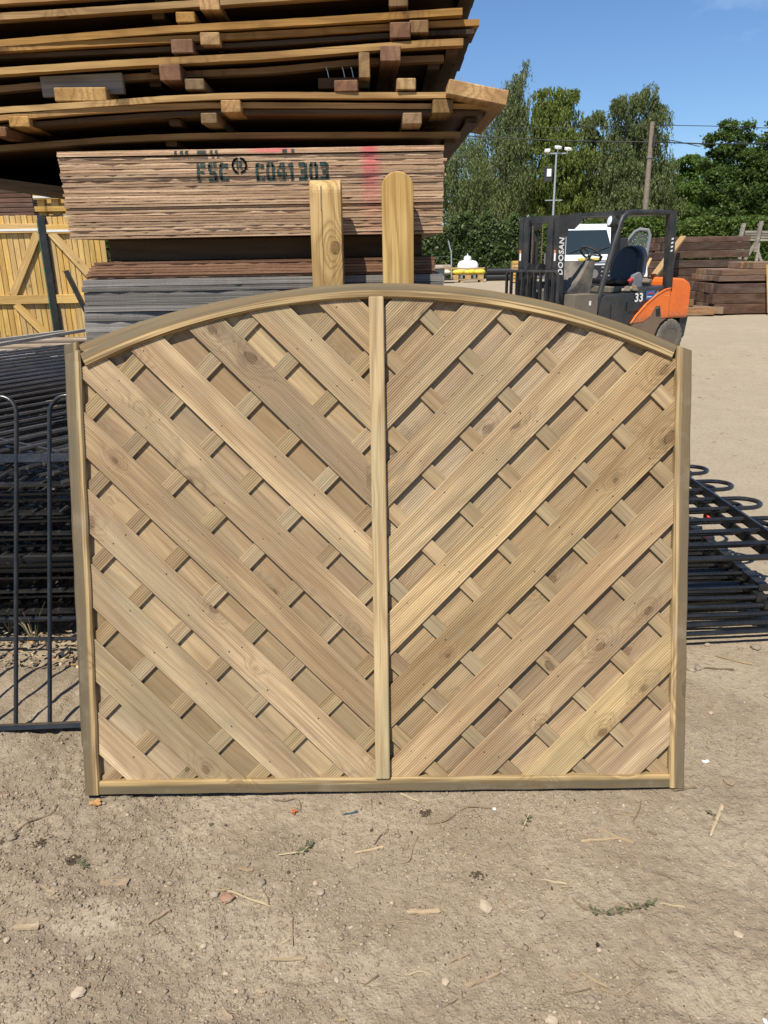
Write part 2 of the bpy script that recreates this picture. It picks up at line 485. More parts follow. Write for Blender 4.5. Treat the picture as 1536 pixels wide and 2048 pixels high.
M['chipdark'] = plain('old_chip', (.29, .215, .14), .9, .1, 0., .35, 60., .4, .002)
M['twig'] = plain('dry_twig', (.20, .145, .09), .9, .15, 0., .3, 40., .3)
M['straw'] = plain('straw', (.46, .37, .22), .8, .2, 0., .25, 40., .2)
M['weed'] = plain('green_weed', (.105, .108, .062), .9, .15, 0., .35, 60., .2)
M['deadleaf'] = plain('dead_leaf', (.40, .21, .075), .7, .3, 0., .35, 50., .4)
M['redleaf'] = plain('red_leaf', (.42, .12, .045), .7, .3, 0., .35, 50., .4)
M['clod'] = plain('dark_clod', (.15, .11, .075), .95, .05, 0., .5, 120., 1., .006)
M['blueplastic'] = plain('blue_plastic', (.05, .085, .11), .6, .3, 0., .2, 30., .2)
M['redplastic'] = plain('red_plastic', (.75, .05, .02), .5, .4, 0., .1, 30., .1)
M['blacksheet'] = plain('black_sheet', (.018, .019, .021), .5, .4, 0., .3, 30., .4)
M['strap'] = plain('green_strap', (.02, .16, .10), .5, .4, 0., .1, 30., .1)
M['band'] = plain('white_band', (.72, .72, .70), .45, .4, 0., .05, 30., .1)
M['wire'] = plain('wire', (.03, .03, .032), .6, .3, 0., .1, 3., .0)
M['nail'] = plain('nail_head', (.075, .05, .032), .7, .3, .3, .3, 200., .1)
M['nailsteel'] = plain('bright_nail', (.62, .60, .56), .35, .5, .8, .1, 200., .0)
def _glass():
    t = NT('dark_glass')
    t.fin((.02, .03, .034), .06, None, .6)
    return t.mat
M['glass'] = _glass()
def _lamp():
    t = NT('lamp_lens'); t.fin((.8, .8, .78), .12, None, .6); return t.mat
M['lens'] = _lamp()

# ================================================================== GROUND
def _hash(ix, iy, s):
    h = np.sin(ix * 127.1 + iy * 311.7 + s * 74.7) * 43758.5453
    return h - np.floor(h)
def vnoise(x, y, s=0):
    ix, iy = np.floor(x), np.floor(y)
    fx, fy = x - ix, y - iy
    fx, fy = fx * fx * (3 - 2 * fx), fy * fy * (3 - 2 * fy)
    a, b = _hash(ix, iy, s), _hash(ix + 1, iy, s)
    c, d = _hash(ix, iy + 1, s), _hash(ix + 1, iy + 1, s)
    return (a * (1 - fx) + b * fx) * (1 - fy) + (c * (1 - fx) + d * fx) * fy - .5
def gheight(x, y):
    x, y = np.asarray(x, float), np.asarray(y, float)
    r = np.hypot(x, y - 1.5)
    near = np.exp(-np.maximum(r - 2.2, 0) / 1.2)
    grav = np.clip(.55 + 1.6 * vnoise(x * .9 + 3, y * .9 + 8, 5) - .35 * x, .22, 1.3)
    z = .030 * vnoise(x * .45, y * .45, 1) * np.clip((r - 1.8) / 3, 0, 1) + .012 * vnoise(x * 1.7, y * 1.7, 2)
    z = z + near * grav * (.012 * vnoise(x * 6, y * 6, 3) + .0095 * vnoise(x * 17, y * 17, 4) + .0095 * vnoise(x * 42, y * 42, 6)
                           + .0085 * np.maximum(vnoise(x * 85, y * 85, 7), -.1))
    rut = np.exp(-((y - 1.32 + .12 * x) / .07) ** 2) * .006 + np.exp(-((y - 1.05 - .05 * x) / .05) ** 2) * .004
    z = z - near * rut
    pil = np.clip((-x - .5) / .5, 0, 1) * np.exp(-((y - 1.62) / .25) ** 2) * .012
    return z + near * pil
def gz(x, y):
    return float(gheight(np.array([x]), np.array([y]))[0])

_q = atz(190, 1836, 0.)
gpatch = (_q.x, _q.y)
def build_ground():
    def axis(a, b, step, lo, hi, g):
        core = np.arange(a, b + 1e-6, step)
        up, s, p = [], step, b
        while p < hi:
            s *= g; p += s; up.append(p)
        dn, s, p = [], step, a
        while p > lo:
            s *= g; p -= s; dn.append(p)
        return np.array(dn[::-1] + list(core) + up)
    xs = axis(-1.25, 1.25, .0056, -700, 700, 1.11)
    ys = axis(.86, 2.05, .0056, -300, 1500, 1.075)
    X, Y = np.meshgrid(xs, ys)
    Z = gheight(X, Y)
    nx, ny = len(xs), len(ys)
    co = np.stack([X.ravel(), Y.ravel(), Z.ravel()], 1).astype(np.float32)
    i = (np.arange(ny - 1)[:, None] * nx + np.arange(nx - 1)[None, :]).ravel()
    fc = np.stack([i, i + 1, i + nx + 1, i + nx], 1).astype(np.int32)
    me = bpy.data.meshes.new('ground')
    me.vertices.add(len(co)); me.vertices.foreach_set('co', co.ravel())
    me.loops.add(fc.size); me.loops.foreach_set('vertex_index', fc.ravel())
    me.polygons.add(len(fc)); me.polygons.foreach_set('loop_start', np.arange(0, fc.size, 4, dtype=np.int32))
    me.polygons.foreach_set('use_smooth', np.ones(len(fc), bool))
    me.update(calc_edges=True)
    t = NT('dirt')
    P = t.coord('Object')
    big = t.noise(P, .55, 4., .55)
    mid = t.noise(P, 3.2, 5., .6)
    fin_ = t.noise(P, 38., 5., .68)
    mic = t.noise(P, 170., 4., .65)
    s = t.sep(P)
    side = t.math('MULTIPLY', t.step(s[0], .9, -1.3), .34)
    c = t.mix(t.step(big, .35, .65), (.395, .320, .226), (.318, .254, .176))
    c = t.mix(t.math('MULTIPLY', t.step(mid, .42, .62), .7), c, (.26, .20, .134))
    lump = t.step(t.noise(P, 2.3, 5., .65), .40, .62)
    c = t.mix(t.math('MULTIPLY', t.math('MULTIPLY', t.step(s[0], .75, -.9), lump), .62), c, (.205, .16, .112))
    c = t.mix(t.math('MULTIPLY', t.step(s[1], 2.2, 5.5), .6), c, (.445, .37, .262))
    c = t.mix(t.math('MULTIPLY', t.step(t.noise(P, 1.4, 5., .7), .55, .70), .45), c, (.41, .335, .24))
    c = t.mix(t.math('MULTIPLY', t.step(fin_, .50, .68), .55), c, (.185, .14, .096))
    c = t.mix(t.math('MULTIPLY', t.step(fin_, .46, .25), .30), c, (.44, .365, .265))
    v1 = t.vor(P, 130.)
    sel = t.math('LESS_THAN', t.sep(v1.outputs['Color'])[0], .10)
    c = t.mix(t.math('MULTIPLY', t.math('MULTIPLY', t.step(v1.outputs['Distance'], .34, .22), sel), .8), c, (.52, .445, .345))
    v2 = t.vor(P, 210.)
    sel2 = t.math('LESS_THAN', t.sep(v2.outputs['Color'])[1], .09)
    c = t.mix(t.math('MULTIPLY', t.math('MULTIPLY', t.step(v2.outputs['Distance'], .36, .24), sel2), .7), c, (.15, .115, .085))
    v3 = t.vor(P, 75.)
    hgt = t.math('ADD', t.math('MULTIPLY', fin_, 1.3), t.math('MULTIPLY', mic, .55))
    hgt = t.math('ADD', hgt, t.math('MULTIPLY', t.step(v3.outputs['Distance'], .45, .05), .30))
    ex, ey = gpatch
    dd_ = t.vmath('LENGTH', t.vmath('MULTIPLY', t.vmath('SUBTRACT', P, (ex, ey, 0.)), (8.5, 17., 0.)))
    pm = t.step(t.math('ADD', dd_, t.math('MULTIPLY', t.math('SUBTRACT', t.noise(P, 45., 4., .7), .5), 1.6)), 1.1, .7)
    c = t.mix(t.math('MULTIPLY', pm, .5), c, (.47, .40, .285))       # spilled pale sand
    c = t.mix(.25, c, t.comb(*[t.math('MULTIPLY_ADD', mic, .9, .0)] * 3), 'OVERLAY')
    mat = t.fin(c, .95, t.bump(hgt, .85, .010), .12)
    me.materials.append(mat)
    o = bpy.data.objects.new('ground', me)
    COL.objects.link(o)
    return structure(o)
build_ground()

# ---- loose grit: far too many to count
def rock_verts(n_sub, seed):
    bm = bmesh.new()
    bmesh.ops.create_icosphere(bm, subdivisions=n_sub, radius=1.0)
    r = random.Random(seed)
    for v in bm.verts:
        v.co *= r.uniform(.55, 1.15)
    vs = np.array([v.co[:] for v in bm.verts]); fs = np.array([[l.index for l in f.verts] for f in bm.faces])
    bm.free()
    return vs, fs
def scatter_mesh(name, protos, pts, sizes, flat, mats, rot3=False, mrand=None, seed=3):
    """many small bodies joined into one mesh"""
    g = np.random.default_rng(seed)
    V, F, MI, off = [], [], [], 0
    for i, p in enumerate(pts):
        vs, fs = protos[i % len(protos)]
        a = g.uniform(0, 2 * math.pi)
        sc = np.array([sizes[i] * g.uniform(.8, 1.3), sizes[i] * g.uniform(.7, 1.1), sizes[i] * flat * g.uniform(.7, 1.2)])
        q = vs * sc
        c, s = math.cos(a), math.sin(a)
        q = np.stack([q[:, 0] * c - q[:, 1] * s, q[:, 0] * s + q[:, 1] * c, q[:, 2]], 1) + p
        V.append(q); F.append(fs + off); off += len(vs)
        MI.append(np.full(len(fs), int(g.integers(len(mats)) if mrand is None else g.choice(len(mats), p=mrand))))
    V, F, MI = np.concatenate(V), np.concatenate(F), np.concatenate(MI)
    me = bpy.data.meshes.new(name)
    me.vertices.add(len(V)); me.vertices.foreach_set('co', V.astype(np.float32).ravel())
    k = F.shape[1]
    me.loops.add(F.size); me.loops.foreach_set('vertex_index', F.astype(np.int32).ravel())
    me.polygons.add(len(F)); me.polygons.foreach_set('loop_start', np.arange(0, F.size, k, dtype=np.int32))
    for m in mats: me.materials.append(m)
    me.polygons.foreach_set('material_index', MI.astype(np.int32))
    me.update(calc_edges=True)
    o = bpy.data.objects.new(name, me); COL.objects.link(o)
    return o
def ground_points(n, x0, x1, y0, y1, seed, thr=None):
    g = np.random.default_rng(seed)
    out = []
    while len(out) < n:
        x, y = g.uniform(x0, x1, 4000), g.uniform(y0, y1, 4000)
        if thr is not None:
            d = vnoise(x * 2.6, y * 2.6, 21) + .5 * vnoise(x * 7, y * 7, 22) - .22 * x
            keep = d + g.uniform(-.25, .25, 4000) > thr
            x, y = x[keep], y[keep]
        z = gheight(x, y)
        out += list(zip(x, y, z))
    return np.array(out[:n])
_rk = [rock_verts(1, s) for s in range(6)]
_p = ground_points(15000, -1.5, 1.6, .84, 2.3, 5, thr=-.02)
_s = np.clip(np.random.default_rng(8).lognormal(math.log(.0023), .45, len(_p)), .0012, .0085)
_p[:, 2] += _s * .22
_o = scatter_mesh('gravel', _rk, _p, _s, .75, [M['crumb'], M['stone'], M['stonegrey'], M['stonepale'], M['clod']], mrand=[.52, .20, .12, .08, .08], seed=12)
stuff(_o); tag(_o, 'loose grit and small stones strewn over the bare dirt', 'gravel')
_p = ground_points(14000, -1.45, 1.3, .84, 2.1, 55, thr=.10)
_s = np.clip(np.random.default_rng(58).lognormal(math.log(.0028), .42, len(_p)), .0015, .0095)
_p[:, 2] += _s * .15
_o = scatter_mesh('soil_crumbs', _rk, _p, _s, .8, [M['crumb'], M['stone'], M['stonegrey'], M['stonepale']], mrand=[.80, .10, .06, .04], seed=52)
stuff(_o); tag(_o, 'crumbly loose soil in rough patches across the dirt, thickest at the left', 'soil')
_p = ground_points(2600, 1.0, 8, 2.2, 12, 6)
_s = np.clip(np.random.default_rng(9).lognormal(math.log(.008), .5, len(_p)), .004, .028)
_p[:, 2] += _s * .1
_o = scatter_mesh('yard_gravel', _rk, _p, _s, .5, [M['stone'], M['stonepale'], M['stonegrey']], mrand=[.6, .2, .2], seed=13)
stuff(_o); tag(_o, 'scattered stones on the open sandy yard beside the forklift', 'gravel')
def chip_proto(seed):
    r = random.Random(seed)
    L, W, T = 1., r.uniform(.07, .16), .03
    vs = np.array([[-L, -W * r.uniform(.2, 1), -T], [-L * .9, W * r.uniform(.2, 1), -T], [L, W * r.uniform(.1, 1), -T], [L * .95, -W * r.uniform(.1, 1), -T],
                   [-L, -W * .6, T + r.uniform(0, .08)], [-L * .9, W * .6, T], [L, W * .5, T + r.uniform(0, .1)], [L * .95, -W * .5, T]])
    fs = np.array([[3, 2, 1, 0], [4, 5, 6, 7], [0, 1, 5, 4], [1, 2, 6, 5], [2, 3, 7, 6], [3, 0, 4, 7]])
    return vs, fs
_ch = [chip_proto(s) for s in range(8)]
_p = ground_points(750, -1.5, 1.6, .85, 2.2, 15, thr=-.30)
_s = np.clip(np.random.default_rng(18).lognormal(math.log(.007), .5, len(_p)), .003, .022)
_p[:, 2] += .0012
_o = scatter_mesh('litter', _ch, _p, _s, 1., [M['straw'], M['chip'], M['twig'], M['chipdark']], mrand=[.22, .18, .3, .3], seed=19)
stuff(_o); tag(_o, 'fine straw and bark litter strewn over the dirt', 'litter')

# ================================================================== ARCHED FENCE PANEL
UI, VB = .872, .0425                 # inner faces of stiles, top of bottom rail
RC_V, RIN, ROUT = -.575, 2.057, 2.100   # arch centre height and radii
def clip_line(p, d, grow=.006):
    """part of the line p+t*d inside the frame opening"""
    t0, t1 = -9., 9.
    for ax, lo, hi in ((0, -UI - grow, UI + grow), (1, VB - grow, 9.)):
        if abs(d[ax]) > 1e-9:
            a, b = (lo - p[ax]) / d[ax], (hi - p[ax]) / d[ax]
            if a > b: a, b = b, a
            t0, t1 = max(t0, a), min(t1, b)
        elif not lo <= p[ax] <= hi: return None
    q = (p[0], p[1] - RC_V)
    B = q[0] * d[0] + q[1] * d[1]
    Cc = q[0] ** 2 + q[1] ** 2 - (RIN + grow) ** 2
    D = B * B - Cc
    if D <= 0: return None
    t0, t1 = max(t0, -B - math.sqrt(D)), min(t1, -B + math.sqrt(D))
    return (t0, t1) if t1 - t0 > .004 else None
def half_clip(p, d, side, r, edge):
    """also stop at the centre line"""
    if r is None: return None
    t0, t1 = r
    tc = (edge - p[0]) / d[0]
    left_is_low = d[0] > 0
    if side < 0:
        if left_is_low: t1 = min(t1, tc)
        else: t0 = max(t0, tc)
    else:
        if left_is_low: t0 = max(t0, tc)
        else: t1 = min(t1, tc)
    return (t0, t1) if t1 - t0 > .004 else None
def board(name, parent, p0, d, width, w0, w1, side, mat, reeds, depth=.0011, rr=None, flatsides=0):
    """a board whose lower edge runs through p0 along d; front at w1, back at w0; reeded front"""
    rr = rr or rnd
    d = Vector((d[0], d[1])).normalized()
    n = Vector((-d.y, d.x))
    ys = []
    if reeds:
        m = max(3, int(round(width / .0062))); pt = width / m
        for i in range(m):
            ys += [(i * pt + pt * .02, w1 - depth), (i * pt + pt * .26, w1), (i * pt + pt * .76, w1), (i * pt + pt * .98, w1 - depth)]
    else:
        e = .0014
        ys = [(0., w1 - e)] + [(e + (width - 2 * e) * k / 5, w1) for k in range(6)] + [(width, w1 - e)]
    prof = [(0., w0)] + ys + [(width, w0)]
    rows = []
    for (y, w) in prof:
        p = Vector(p0) + n * y
        r = half_clip(p, d, side, clip_line(p, d), -.004)
        if r is not None: rows.append((y, w, r[0], r[1]))
    if len(rows) < 4: return None
    t_mid = sum(r[2] + r[3] for r in rows) / (2 * len(rows))
    # keep the profile closed along the back
    if rows[0][1] != w0: rows.insert(0, (rows[0][0], w0, rows[0][2], rows[0][3]))
    if rows[-1][1] != w0: rows.append((rows[-1][0], w0, rows[-1][2], rows[-1][3]))
    mb = MB()
    vs = [(r[2] - t_mid, r[0] - width / 2, r[1] - w0) for r in rows] + [(r[3] - t_mid, r[0] - width / 2, r[1] - w0) for r in rows]
    k = len(rows)
    fs = [(i, i + 1, k + i + 1, k + i) for i in range(k - 1)] + [(k - 1, 0, k, 2 * k - 1)]
    fs += [tuple(range(k))[::-1], tuple(range(k, 2 * k))]
    mb.add(vs, fs)
    o = Vector(p0) + d * t_mid + n * (width / 2)
    tilt = rr.uniform(-.0008, .0008)
    return mb.build(name, mat, parent, frame((o.x, o.y, w0 + tilt), (d.x, d.y, 0), (n.x, n.y, 0), (0, 0, 1)))

def make_panel(label, Mw, seed, nails=True):
    rr = random.Random(seed)
    root = thing('arched_fence_panel', label, 'fence panel', M=Mw, group='arched fence panels leaning on the posts')
    s2 = math.sqrt(.5)
    wid, bw, gap = .0950, .0455, .2272
    nail_mb = MB()
    def nail(u, v, w):
        M4 = Matrix.Translation((u, v, w))
        nail_mb.lathe([(.0023, -.001), (.0023, .0003), (.0012, .0006)], 6, M4)
    for side in (-1, 1):
        d = Vector((s2, -s2)) if side < 0 else Vector((s2, s2))
        up = Vector((0, 1))
        top0 = .523 if side < 0 else .984
        slat_low = []
        for k in range(-7, 8):
            c = top0 + k * gap + rr.uniform(-.003, .003)
            low = c - wid / s2
            if c < -.85 or low > 1.52: continue
            reed = True
            o = board('slat', root, (0, low), d, wid, .0042, .0105, side, M['slat'], True, .0013 if side < 0 else .0015, rr)
            if o is None: continue
            slat_low.append(c)
            cb = c - (wid / s2 + gap) / 2 - (.095 / s2) / 2        # behind the gap below this slat
            board('back_slat', root, (0, c - gap + (gap - wid / s2) / 2 - wid / s2 / 2 + .0), d, wid, -.0130, -.0065, side, M['back_slat'], side > 0, .0011, rr)
        board('back_slat', root, (0, max(slat_low) + (gap - wid / s2) / 2 - wid / s2 / 2), d, wid, -.0130, -.0065, side, M['back_slat'], side > 0, .0011, rr)
        # cross battens between the two layers, square to the slats
        d2 = Vector((s2, s2)) if side < 0 else Vector((s2, -s2))
        c0 = 1.3095 if side < 0 else 1.5417
        for k in range(-8, 8):
            c = c0 + k * .2270 + rr.uniform(-.002, .002)
            if c < .02 or c > 2.35: continue
            board('cross_batten', root, (0, c), d2, bw, -.0060, .0038, side, M['batten'], side < 0, .0009, rr)
            for sc in slat_low:
                for f1, f2 in ((.25, .35), (.72, .7)):
                    if rr.random() < .25: continue
                    # crossing of this batten and that slat
                    if side < 0: u = (sc - wid / s2 * f1 - c - .064 * f2) / 2; v = u + c + .064 * f2
                    else: u = (c + .064 * f2 - sc + wid / s2 * f1) / 2; v = -u + c + .064 * f2
                    if abs(u) < UI - .02 and abs(u) > .03 and v > .06 and u * u + (v - RC_V) ** 2 < (RIN - .015) ** 2 and u * side > 0:
                        nail(u + rr.uniform(-.004, .004), v + rr.uniform(-.004, .004), .0106)
    if nails:
        stuff(nail_mb.build('nail_heads', M['nail'], root))
    # frame
    def rail_mesh(L, W, T, ch, name, mat, Mx, cut0=0., cut1=0.):
        # local x along, y across (outer = +y), z front
        pr = [(-W / 2 + .0015, -T / 2), (-W / 2, T / 2 - .006), (-W / 2 + ch, T / 2), (W / 2 - ch * .7, T / 2), (W / 2, T / 2 - .005), (W / 2, -T / 2)]
        mb = MB(); ns = 24
        for i in range(ns + 1):
            f = i / ns
            for (y, z) in pr:
                x = -L / 2 + L * f + (cut0 * y * (1 - f)) + cut1 * y * f
                mb.v.append((x, y + .0009 * math.sin(i * 1.7 + seed), z + .0006 * math.sin(i * 2.3)))
        k = len(pr)
        for i in range(ns):
            for j in range(k):
                mb.f.append((i * k + j, i * k + (j + 1) % k, (i + 1) * k + (j + 1) % k, (i + 1) * k + j))
        mb.f.append(tuple(range(k))); mb.f.append(tuple(ns * k + j for j in range(k))[::-1])
        mb.m = [0] * len(mb.f)
        return mb.build(name, mat, root, Mx)
    HS = 1.338
    # left stile: length along +v, outer side = -u
    rail_mesh(HS, .0445, .044, .0045, 'stile', M['frame'], frame((-.8945, HS / 2, 0), (0, 1, 0), (-1, 0, 0), (0, 0, 1)), 0, -.36)
    rail_mesh(HS - .012, .0445, .044, .0045, 'stile', M['frame'], frame((.8945, HS / 2 - .006, 0), (0, -1, 0), (1, 0, 0), (0, 0, 1)), .36, 0)
    rail_mesh(1.742, .0425, .043, .004, 'bottom_rail', M['frame'], frame((0, .02125, 0), (-1, 0, 0), (0, -1, 0), (0, 0, 1)))
    # centre batten in front of the slats
    mb = MB(); mb.box((0, 0, 0), (1.442, .0435, .020), ch=.003)
    mb.build('centre_batten', M['centre'], root, frame((-.004, .0425 + .721, .0207), (0, 1, 0), (-1, 0, 0), (0, 0, 1)))
    # arch rail, swept
    a0 = math.asin(.8725 / ROUT)
    ns, W = 64, ROUT - RIN
    pr = [(0.0, -.022), (0.0, .017), (.004, .0225), (W * .52, .0235), (W - .010, .0215), (W, .014), (W, -.022)]
    me_v, me_f, wc = [], [], []
    for i in range(ns + 1):
        a = -a0 + 2 * a0 * i / ns
        for (r, w) in pr:
            R = RIN + r
            me_v.append((math.sin(a) * R, RC_V + math.cos(a) * R, w)); wc.append((a * RIN, r, w))
    k = len(pr)
    for i in range(ns):
        for j in range(k):
            me_f.append((i * k + j, i * k + (j + 1) % k, (i + 1) * k + (j + 1) % k, (i + 1) * k + j))
    me_f.append(tuple(range(k))); me_f.append(tuple(ns * k + j for j in range(k))[::-1])
    mb = MB(); mb.add(me_v, me_f)
    ao = mb.build('arch_rail', M['arch'], root, smooth=True)
    at_ = ao.data.attributes.new('wc', 'FLOAT_VECTOR', 'POINT')
    at_.data.foreach_set('vector', np.array(wc, np.float32).ravel())
    return root

def panel_matrix(x, y, z, lean, yaw, roll):
    ex = Vector((math.cos(yaw), math.sin(yaw), 0)); n0 = Vector((-math.sin(yaw), math.cos(yaw), 0))
    up = Vector((0, 0, 1)) * math.cos(lean) + n0 * math.sin(lean)
    e2 = ex * math.cos(roll) + up * math.sin(roll); u2 = -ex * math.sin(roll) + up * math.cos(roll)
    return frame((x, y, z), e2, u2, e2.cross(u2))
PAN_M = panel_matrix(-.0138, 1.9495 + .022 * .97, .006, .2475, -.0029, -.0032)
panel = make_panel('arched chevron-slatted fence panel in front, the large one facing the viewer', PAN_M, 4)
panel2 = copy_tree(panel)
panel2.matrix_world = panel_matrix(-.080, 2.135, .034, .1740, -.0029, -.036) @ Matrix.Diagonal((1, .957, 1, 1))
panel2['label'] = 'second arched fence panel, only its left edge peeking out behind the front one'

# ---- two posts standing behind, tops resting against the sheet stack
def post(label, pc, w, dep, length, topround_axis, y_top, lean):
    mb = MB(); n = 14
    prof = []
    # local x along the post (grain), y across, z depth (front = +z)
    if topround_axis == 'y':
        r = w / 2
        pts = [(0, -r + .003), (0, r - .003), (length - r * .95, r)]
        pts += [(length - r * .95 + math.sin(a) * r * .95, math.cos(a) * r) for a in [math.pi * i / n for i in range(1, n)]]
        pts += [(length - r * .95, -r)]
        mb.prism([(x, y, -dep / 2) for x, y in pts], (0, 0, dep))
    else:
        r = dep / 2
        pts = [(0, -r), (0, r), (length - r * .9, r)]
        pts += [(length - r * .9 + math.sin(a) * r * .9, math.cos(a) * r) for a in [math.pi * i / n for i in range(1, n)]]
        pts += [(length - r * .9, -r)]
        mb.prism([(x, -w / 2, z) for x, z in pts], (0, w, 0))
    o = mb.build('fence_post', M['post'], None)
    bv = o.modifiers.new('bevel', 'BEVEL'); bv.width = .004; bv.segments = 2; bv.limit_method = 'ANGLE'; bv.angle_limit = math.radians(50)
    up = Vector((0, math.sin(lean), math.cos(lean)))
    x = Vector((1, 0, 0)); nrm = x.cross(up)
    top = Vector((pc, y_top + dep / 2 * math.cos(lean), 0))
    if topround_axis == 'z':
        cm = MB()
        for i in range(9):
            xx = length - .04 - i * .035
            cm.box((xx, .012 + .0012 * math.sin(i * 2.1), dep / 2), (.036, .0022 - i * .00018, .0010))
        cm.build('drying_crack', M['clod'], o)
    base = Vector((pc, y_top + dep / 2 - math.tan(lean) * length * math.cos(lean), .003))
    o.matrix_world = frame(base, up, -x, nrm)
    return tag(o, label, 'fence post', 'timber posts behind the arched panel')
_pa, _pb = at(617, 352, 2.52), at(680, 352, 2.52)
post('square-topped yellow timber post sticking up behind the panel, the left of two', (_pa.x + _pb.x) / 2, .096, .095, 1.787, 'z', 2.525, math.radians(4.2))
_pa, _pb = at(763, 352, 2.52), at(827, 352, 2.52)
post('round-topped yellow timber post sticking up behind the panel, right of the flat one', (_pa.x + _pb.x) / 2, .098, .075, 1.805, 'y', 2.545, math.radians(4.2))

# ================================================================== SHEET STACK BEHIND THE PANEL
YS = 2.66
def ply_material(name, pale, mid, dark, pink=False, ws=90.):
    t = NT(name)
    P = t.coord('Object'); r = t.objrand()
    s = t.sep(P)
    n = t.noise(t.comb(t.math('ADD', t.math('MULTIPLY', s[0], 1.7), t.math('MULTIPLY', r, 91.)), t.math('MULTIPLY', s[1], 6.), t.math('MULTIPLY', s[2], 420.)), 1., 4., .62)
    n2 = t.noise(t.comb(t.math('MULTIPLY', s[0], ws), t.math('MULTIPLY', s[1], 40.), t.math('ADD', t.math('MULTIPLY', s[2], 300.), t.math('MULTIPLY', r, 50.))), 1., 3., .6)
    c = t.mix(t.step(n, .36, .60), dark, mid)
    c = t.mix(t.step(n, .52, .70), c, pale)
    if pink:                                   # pale face veneers, darker core
        fz = t.math('ABSOLUTE', t.math('ADD', s[2], t.math('MULTIPLY', t.math('SUBTRACT', n2, .5), .0016)))
        c = t.mix(t.math('MULTIPLY', t.step(fz, .0022, .0034), .75), c, pale)
    k = t.math('MULTIPLY_ADD', n2, .8, .6)
    c = t.mix(1., c, t.comb(k, k, k), 'MULTIPLY')
    if pink:
        W = t.sep(t.pos())
        wn_ = t.noise(t.pos(), 14., 4., .7)
        px = t.math('ADD', W[0], t.math('MULTIPLY', t.math('SUBTRACT', wn_, .5), .05))
        m = t.math('MULTIPLY', t.step(px, -.07, -.03), t.step(px, .022, -.02))
        m = t.math('MULTIPLY', m, t.math('MULTIPLY_ADD', t.step(W[2], 1.66, 1.88), .55, .12))
        m2 = t.math('MULTIPLY', t.step(W[0], -.44, -.36), t.step(W[0], -.25, -.30))
        m2 = t.math('MULTIPLY', m2, t.step(W[2], 1.874, 1.877))
        c = t.mix(t.math('MAXIMUM', m, t.math('MULTIPLY', m2, .55)), c, (.62, .10, .14))
    val = t.math('MULTIPLY_ADD', t.math('SUBTRACT', r, .5), .55, 1.0)
    h = t.n.new('ShaderNodeHueSaturation'); t.put(h.inputs['Color'], c); t.put(h.inputs['Value'], val)
    return t.fin(h.outputs[0], .85, t.bump(t.math('ADD', n, n2), .6, .0015), .15)
M['ply'] = ply_material('ply_edge', (.70, .525, .345), (.47, .305, .185), (.22, .12, .07), pink=True)
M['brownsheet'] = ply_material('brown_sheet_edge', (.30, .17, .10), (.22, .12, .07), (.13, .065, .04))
M['greyslab'] = ply_material('grey_board_edge', (.33, .308, .275), (.235, .218, .195), (.12, .108, .095), ws=150.)

def sheet(name, x0, x1, z0, z1, y0, depth, mat, rough=.0022, seed=0, n=44):
    """a lying sheet whose front edge is uneven"""
    r = random.Random(seed)
    mb = MB(); cx, cz = (x0 + x1) / 2, (z0 + z1) / 2
    offs = [r.uniform(-rough, rough) for _ in range(n + 1)]
    ph = r.uniform(0, 6)
    for i in range(n + 1):
        x = x0 + (x1 - x0) * i / n - cx
        wob = .0003 * math.sin(ph + i * .23)
        for (dy, dz) in ((offs[i], z0 - cz + wob + .0004), (offs[i], z1 - cz + wob - .0007 * r.random()), (depth, z1 - cz), (depth, z0 - cz)):
            mb.v.append((x, dy, dz))
    for i in range(n):
        for j in range(4):
            mb.f.append((i * 4 + j, i * 4 + (j + 1) % 4, (i + 1) * 4 + (j + 1) % 4, (i + 1) * 4 + j))
    mb.f.append((0, 1, 2, 3)); mb.f.append(tuple(n * 4 + j for j in (3, 2, 1, 0)))
    mb.m = [0] * len(mb.f)
    return mb.build(name, mat, None, Vector((cx, y0, cz)))

# stencil lettering as filled bars, clipped sheet by sheet
GL = {'F': [(0, 0, .26, 1), (.32, .76, .8, 1), (.32, .42, .68, .62)],
      'S': [(0, .56, .24, .94), (.06, .78, .42, 1), (.48, .78, .8, 1), (.56, .06, .8, .44), (.12, .40, .68, .60), (0, 0, .34, .22), (.40, 0, .74, .22)],
      'C': [(0, .08, .26, .92), (.10, .78, .42, 1), (.10, 0, .42, .22), (.48, .70, .8, .96), (.48, .04, .8, .30)],
      '0': [(0, .1, .26, .9), (.54, .1, .8, .9), (.10, .80, .37, 1), (.43, .80, .7, 1), (.10, 0, .37, .2), (.43, 0, .7, .2)],
      '4': [(.50, 0, .74, 1), (0, .26, .44, .46), (.80, .26, .92, .46), (.02, .46, .20, .66), (.16, .62, .34, .84), (.28, .80, .46, 1)],
      '1': [(.24, 0, .5, 1), (.06, .74, .22, .92)],
      '3': [(.54, .54, .8, .94), (.54, .06, .8, .46), (0, .78, .6, 1), (0, 0, .6, .22), (.20, .42, .56, .60)]}
INK = []
def put_text(txt, x0, x1, zb, zt):
    n = len(txt); cw = (x1 - x0) / n
    for i, ch in enumerate(txt):
        for (a, b, c, d) in GL[ch]:
            INK.append((x0 + cw * (i + a * .98), x0 + cw * (i + c * .98), zb + (zt - zb) * b, zb + (zt - zb) * d))
put_text('FSC', -.574, -.468, 1.7935, 1.8485)
put_text('C041303', -.388, -.150, 1.791, 1.8465)
